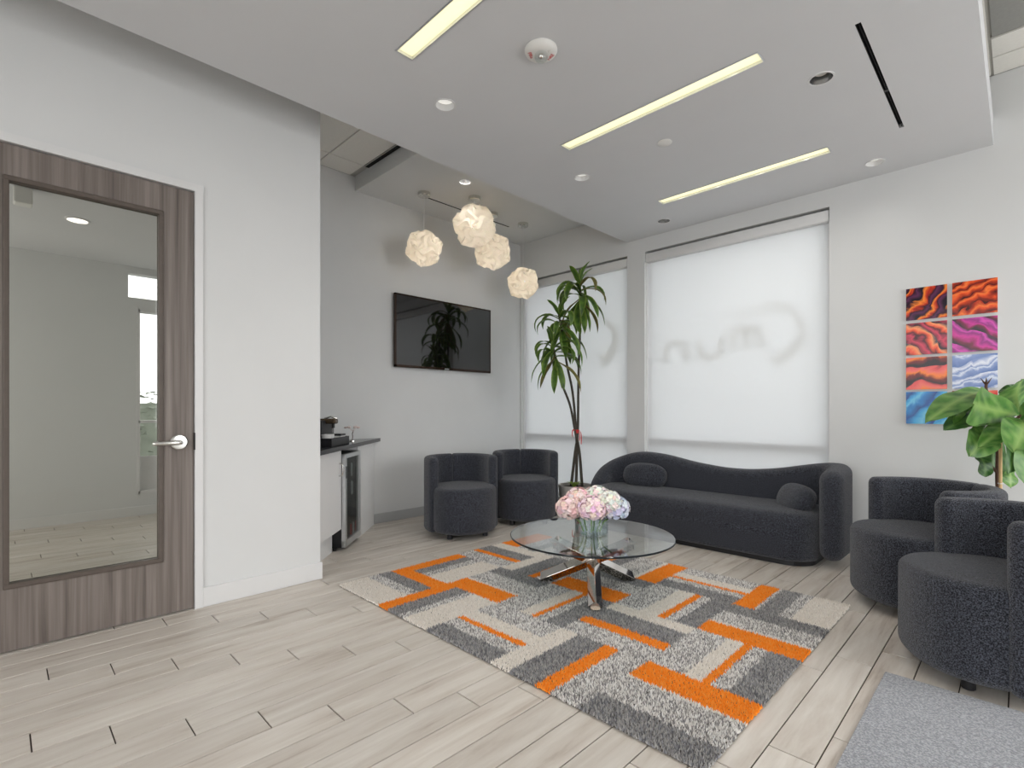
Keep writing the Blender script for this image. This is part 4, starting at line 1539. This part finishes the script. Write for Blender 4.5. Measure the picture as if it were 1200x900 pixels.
def drac_leaf(ln, w, a0, droop, n=12, m=4):
    """blade in the local xz plane, leaving at elevation a0 and curving down"""
    V, F, K = [], [], []
    x = z = 0
    a = a0
    ds = ln / n
    for i in range(n + 1):
        t = i / n
        hw = w / 2 * (0.35 + .65 * min(1, t * 3.2)) * (1 - max(0, (t - .6) / .4) ** 1.8) + .0008
        for j in range(m + 1):
            s = -1 + 2 * j / m
            f = .35 * hw * abs(s)
            V.append((x - f * math.sin(a), hw * s, z + f * math.cos(a) + .005 * math.sin(t * 14 + 2 * (s > 0)) * abs(s)))
            K.append(.7 if abs(s) > .9 else 0.0)
        x += ds * math.cos(a)
        z += ds * math.sin(a)
        a -= droop * ds / ln * (.35 + 1.5 * t if t < .75 else .6)
    for i in range(n):
        for j in range(m):
            k = i * (m + 1) + j
            F.append((k, k + 1, k + m + 2, k + m + 1))
    return (V, [], F), K


def dracaena():
    bx_, by_ = -3.462, 4.492
    pt = thing('plant_pot', 'weathered grey tapered pot between the left armchair and the sofa', 'pot', (bx_, by_, 0))
    obj('pot_body', lathe([(.10, 0), (.125, .006), (.14, .06), (.178, .22), (.192, .325), (.192, .345), (.172, .345), (.168, .30)], 48), concrete_m, pt, True, .6)
    obj('soil', lathe([(.17, .30), (.17, .315), (.08, .325), (.01, .322)], 32), soil_m, pt, True)
    t = thing('dracaena', 'tall three-stemmed dracaena with drooping strap leaves before the left window', 'plant', (0, 0, 0))
    canes = [[(-3.497, 4.451, 0.31), (-3.464, 4.484, 0.701), (-3.444, 4.504, 0.935), (-3.45, 4.526, 1.545), (-3.449, 4.556, 2.113), (-3.449, 4.556, 2.56)],
             [(-3.445, 4.475, 0.31), (-3.451, 4.497, 0.701), (-3.457, 4.491, 0.935), (-3.471, 4.448, 1.356), (-3.505, 4.386, 1.681), (-3.551, 4.312, 2.20)],
             [(-3.40, 4.527, 0.31), (-3.419, 4.501, 0.703), (-3.452, 4.468, 0.936), (-3.479, 4.413, 1.216), (-3.538, 4.325, 1.494), (-3.578, 4.228, 1.90)]]
    for c in canes:
        p = smoothpath(c, 6)
        obj('cane', tube(p, [.016 - .005 * i / len(p) for i in range(len(p))], 8), cane_m, t, True)
    protos = []
    for ln, w, a0, dr in ((.44, .078, .6, 3.2), (.46, .086, .05, 2.2), (.46, .084, -.6, 1.2), (.42, .080, -1.05, .5), (.28, .064, 1.25, 1.0), (.42, .036, .75, 3.4)):
        g, K = drac_leaf(ln, w, a0, dr)
        me = bpy.data.meshes.new('leaf')
        me.from_pydata(*g)
        me.polygons.foreach_set('use_smooth', [True] * len(me.polygons))
        at = me.attributes.new('Col', 'FLOAT_COLOR', 'POINT')
        at.data.foreach_set('color', np.array([[k, k, k, 1] for k in K], dtype=np.float32).ravel())
        me.materials.append(drac_m)
        protos.append(me)
    rnd = random.Random(11)
    for ci, (cr, spread, cnt) in enumerate(((canes[0][-1], .22, 27), (canes[1][-1], .20, 22), (canes[2][-1], .22, 24))):
        for i in range(cnt):
            f = i / (cnt - 1)
            az = i * 2.4 + rnd.uniform(-.3, .3)
            z = cr[2] - spread * f + rnd.uniform(-.01, .01)
            if f < .14: k = 4
            elif f < .4: k = rnd.choice((0, 0, 5, 1))
            elif f < .7: k = rnd.choice((0, 1, 1, 2))
            else: k = rnd.choice((2, 3, 2, 3))
            cx_ = cr[0] + (canes[ci][-2][0] - cr[0]) * min(1, spread * f / .45)
            cy_ = cr[1] + (canes[ci][-2][1] - cr[1]) * min(1, spread * f / .45)
            o = part('leaf', protos[k], t, (cx_, cy_, z), (rnd.uniform(-.2, .2), rnd.uniform(-.12, .12), az))
            sc = rnd.uniform(.82, 1.08) * (.92 if ci else 1)
            o.scale = (sc, sc * rnd.uniform(.85, 1.1), sc)
            if rnd.random() < .08:
                o.material_slots[0].link = 'OBJECT'
                o.material_slots[0].material = drac_dry_m
    rb = bmesh.new()
    for dz in (-.014, 0, .014):
        lathe([(.022, dz), (.027, dz + .006), (.022, dz + .012)], 14, rb, (-3.45, 4.488, .925), cap=False)
    rbo = thing('ribbon', 'red ribbon tied round the crossing stems of the tall plant', 'ribbon', (0, 0, 0))
    obj('knot', rb, ribbon_m, rbo, True)
    for q, (dx, dz) in enumerate(((-.05, -.06), (.05, -.14), (.03, -.10))):
        b = bmesh.new()
        p0 = Vector((-3.432, 4.470, .93))
        r_ = Vector((1, 1, 0)).normalized()
        rings = []
        for i in range(9):
            tt = i / 8
            c = p0 + r_ * dx * math.sin(tt * PI / 1.6) + Vector((0, 0, dz * tt * tt + (.03 * math.sin(PI * tt))))
            rings.append([tuple(c + Vector((0, 0, .006)) - r_ * .003), tuple(c + r_ * .006 - Vector((0, 0, .004)))])
        rings_bm(rings, cap=False, closed=False, bm=b)
        obj('ribbon_tail', b, ribbon_m, rbo)
    # small rosette plants on the soil
    s = thing('small_succulent', 'small green rosette plant on the soil of the grey pot', 'plant', (-3.41, 4.40, .315))
    for i in range(9):
        a = i * .7
        e = .35 + .1 * (i % 3)
        tip = (.10 * math.cos(a), .10 * math.sin(a), .05 + .05 * e)
        g, K = leaf_mesh((0, 0, 0), tip, .032, (-math.sin(a), math.cos(a), 0), .02, lambda t_: math.sin(PI * min(1, t_ * .9 + .1)) ** .7, 6, 2)
        o = obj('leaf', g, drac_m, s, True)
        set_fac(o, K)


dracaena()


def fig():
    p = thing('plant_pot', 'white pot of the fig plant behind the right-hand armchairs', 'pot', (-.1, 4.52, 0))
    obj('pot_body', lathe([(.12, 0), (.13, .01), (.165, .30), (.165, .32), (.15, .32), (.145, .28)], 40), white_pot_m, p, True, .6)
    obj('soil', lathe([(.148, .27), (.148, .285), (.01, .29)], 32), soil_m, p, True)
    t = thing('fiddle_leaf_fig', 'fiddle leaf fig with broad veined leaves at the right edge of the frame', 'plant', (0, 0, 0))
    obj('trunk', tube(smoothpath([(-.104, 4.50, .27), (-.104, 4.492, .57), (-.108, 4.489, .762), (-.101, 4.495, .993), (-.094, 4.502, 1.032)], 4), .011, 8), bark_m, t, True)
    for pts in ([(-.108, 4.489, .762), (-.162, 4.434, .849), (-.193, 4.403, .878)], [(-.097, 4.47, 1.0), (-.12, 4.434, 1.062), (-.113, 4.44, 1.119), (-.154, 4.4, 1.281), (-.157, 4.396, 1.329)],
                [(-.096, 4.47, 1.0), (-.039, 4.487, 1.081), (-.005, 4.52, 1.13)]):
        obj('branch', tube(smoothpath(pts, 4), .008, 8), bark_m, t, True)
    st = thing('bamboo_stake', 'straight bamboo stake tied to the fig trunk', 'plant stake', (-.093, 4.461, 0))
    obj('stake_rod', tube([(0, .03, .28), (0, 0, .57), (0, 0, 1.01)], .0085, 8), stake_m, st, True)
    obj('tie', tube([(.012 * math.cos(a), .014 + .022 * math.sin(a), .70) for a in [i * PI / 6 for i in range(13)]], .003, 6), trim_m, st)
    LV = [((-0.157, 4.298, 1.274), (-0.391, 3.781, 1.087), .19, 0, .06), ((-0.119, 4.406, 1.119), (-0.325, 3.989, 1.044), .19, 1, .05),
          ((-0.113, 4.413, 1.124), (-0.272, 3.97, 1.131), .21, 0, .03), ((-0.012, 4.443, 1.129), (-0.186, 3.703, 1.198), .29, 0, .05),
          ((-0.16, 4.294, 1.059), (-0.216, 4.097, 0.886), .22, 0, .04), ((-0.193, 4.403, 0.878), (-0.16, 4.366, 0.743), .13, 1, .02),
          ((-0.039, 4.487, 1.081), (-0.181, 4.062, 0.935), .15, 0, .05), ((-0.101, 4.495, 0.988), (-0.123, 4.52, 0.766), .10, 1, .02),
          ((-0.045, 4.41, 1.059), (-0.055, 4.187, 0.791), .15, 1, .04), ((0.001, 4.385, 1.102), (-0.029, 4.002, 0.929), .26, 0, .05),
          ((0.014, 4.469, 0.985), (0.02, 4.192, 0.729), .26, 0, .05), ((-0.04, 4.627, 0.806), (-0.047, 4.62, 0.658), .13, 0, .01),
          ((-0.005, 4.52, 1.138), (0.001, 4.385, 1.345), .22, 0, .03), ((-0.012, 4.584, 1.326), (-0.106, 4.561, 1.274), .05, 1, .01),
          ((-0.033, 4.634, 1.089), (-0.12, 4.689, 1.117), .14, 1, .02), ((-0.104, 4.59, 0.998), (-0.063, 4.66, 0.704), .14, 1, .03),
          ((0.001, 4.527, 1.11), (0.102, 4.344, 1.237), .2, 0, .03), ((0.001, 4.456, 1.101), (0.117, 4.218, 0.994), .22, 0, .04),
          ((-0.006, 4.591, 1.118), (0.068, 4.594, 1.375), .2, 0, .03)]

    def prof(t_):
        return max(.02, (math.sin(PI * t_ ** .82) ** .62) * (.62 + .42 * t_) * (1 - .16 * math.exp(-((t_ - .38) / .12) ** 2)))
    rt = Vector((1, 1, 0)).normalized()
    for i, (a, b_, w, dk, sag) in enumerate(LV):
        av, bv = Vector(a), Vector(b_)
        hanging = abs((bv - av).normalized().z) > .55
        hint = rt if hanging else (bv - av).cross(Vector((0, 0, 1))) + Vector((0, 0, .35))
        if i in (3, 2, 9): hint = Vector((.25, .25, .9)) if i != 9 else rt
        g, K = leaf_mesh(a, b_, w, hint, sag, prof, 14, 6, .16, .012, i, .25)
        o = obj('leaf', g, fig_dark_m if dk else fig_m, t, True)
        # pale side veins
        K2 = list(K)
        for r_ in range(15):
            for s in range(7):
                ss = abs(-1 + 2 * s / 6)
                if (r_ * 1.0 - ss * 2.0) % 3 < .9 and ss < .95: K2[r_ * 7 + s] = max(K2[r_ * 7 + s], .45)
        set_fac(o, K2)
    bud = bmesh.new()
    for k in range(4):
        a = k * 1.6
        tube([(-.157, 4.396, 1.32), (-.157 + .012 * math.cos(a), 4.396 + .012 * math.sin(a), 1.34), (-.157 + .026 * math.cos(a), 4.396 + .026 * math.sin(a), 1.365)], [.006, .005, .001], 6, bud)
    obj('bud', bud, bark_m, t, True)


fig()
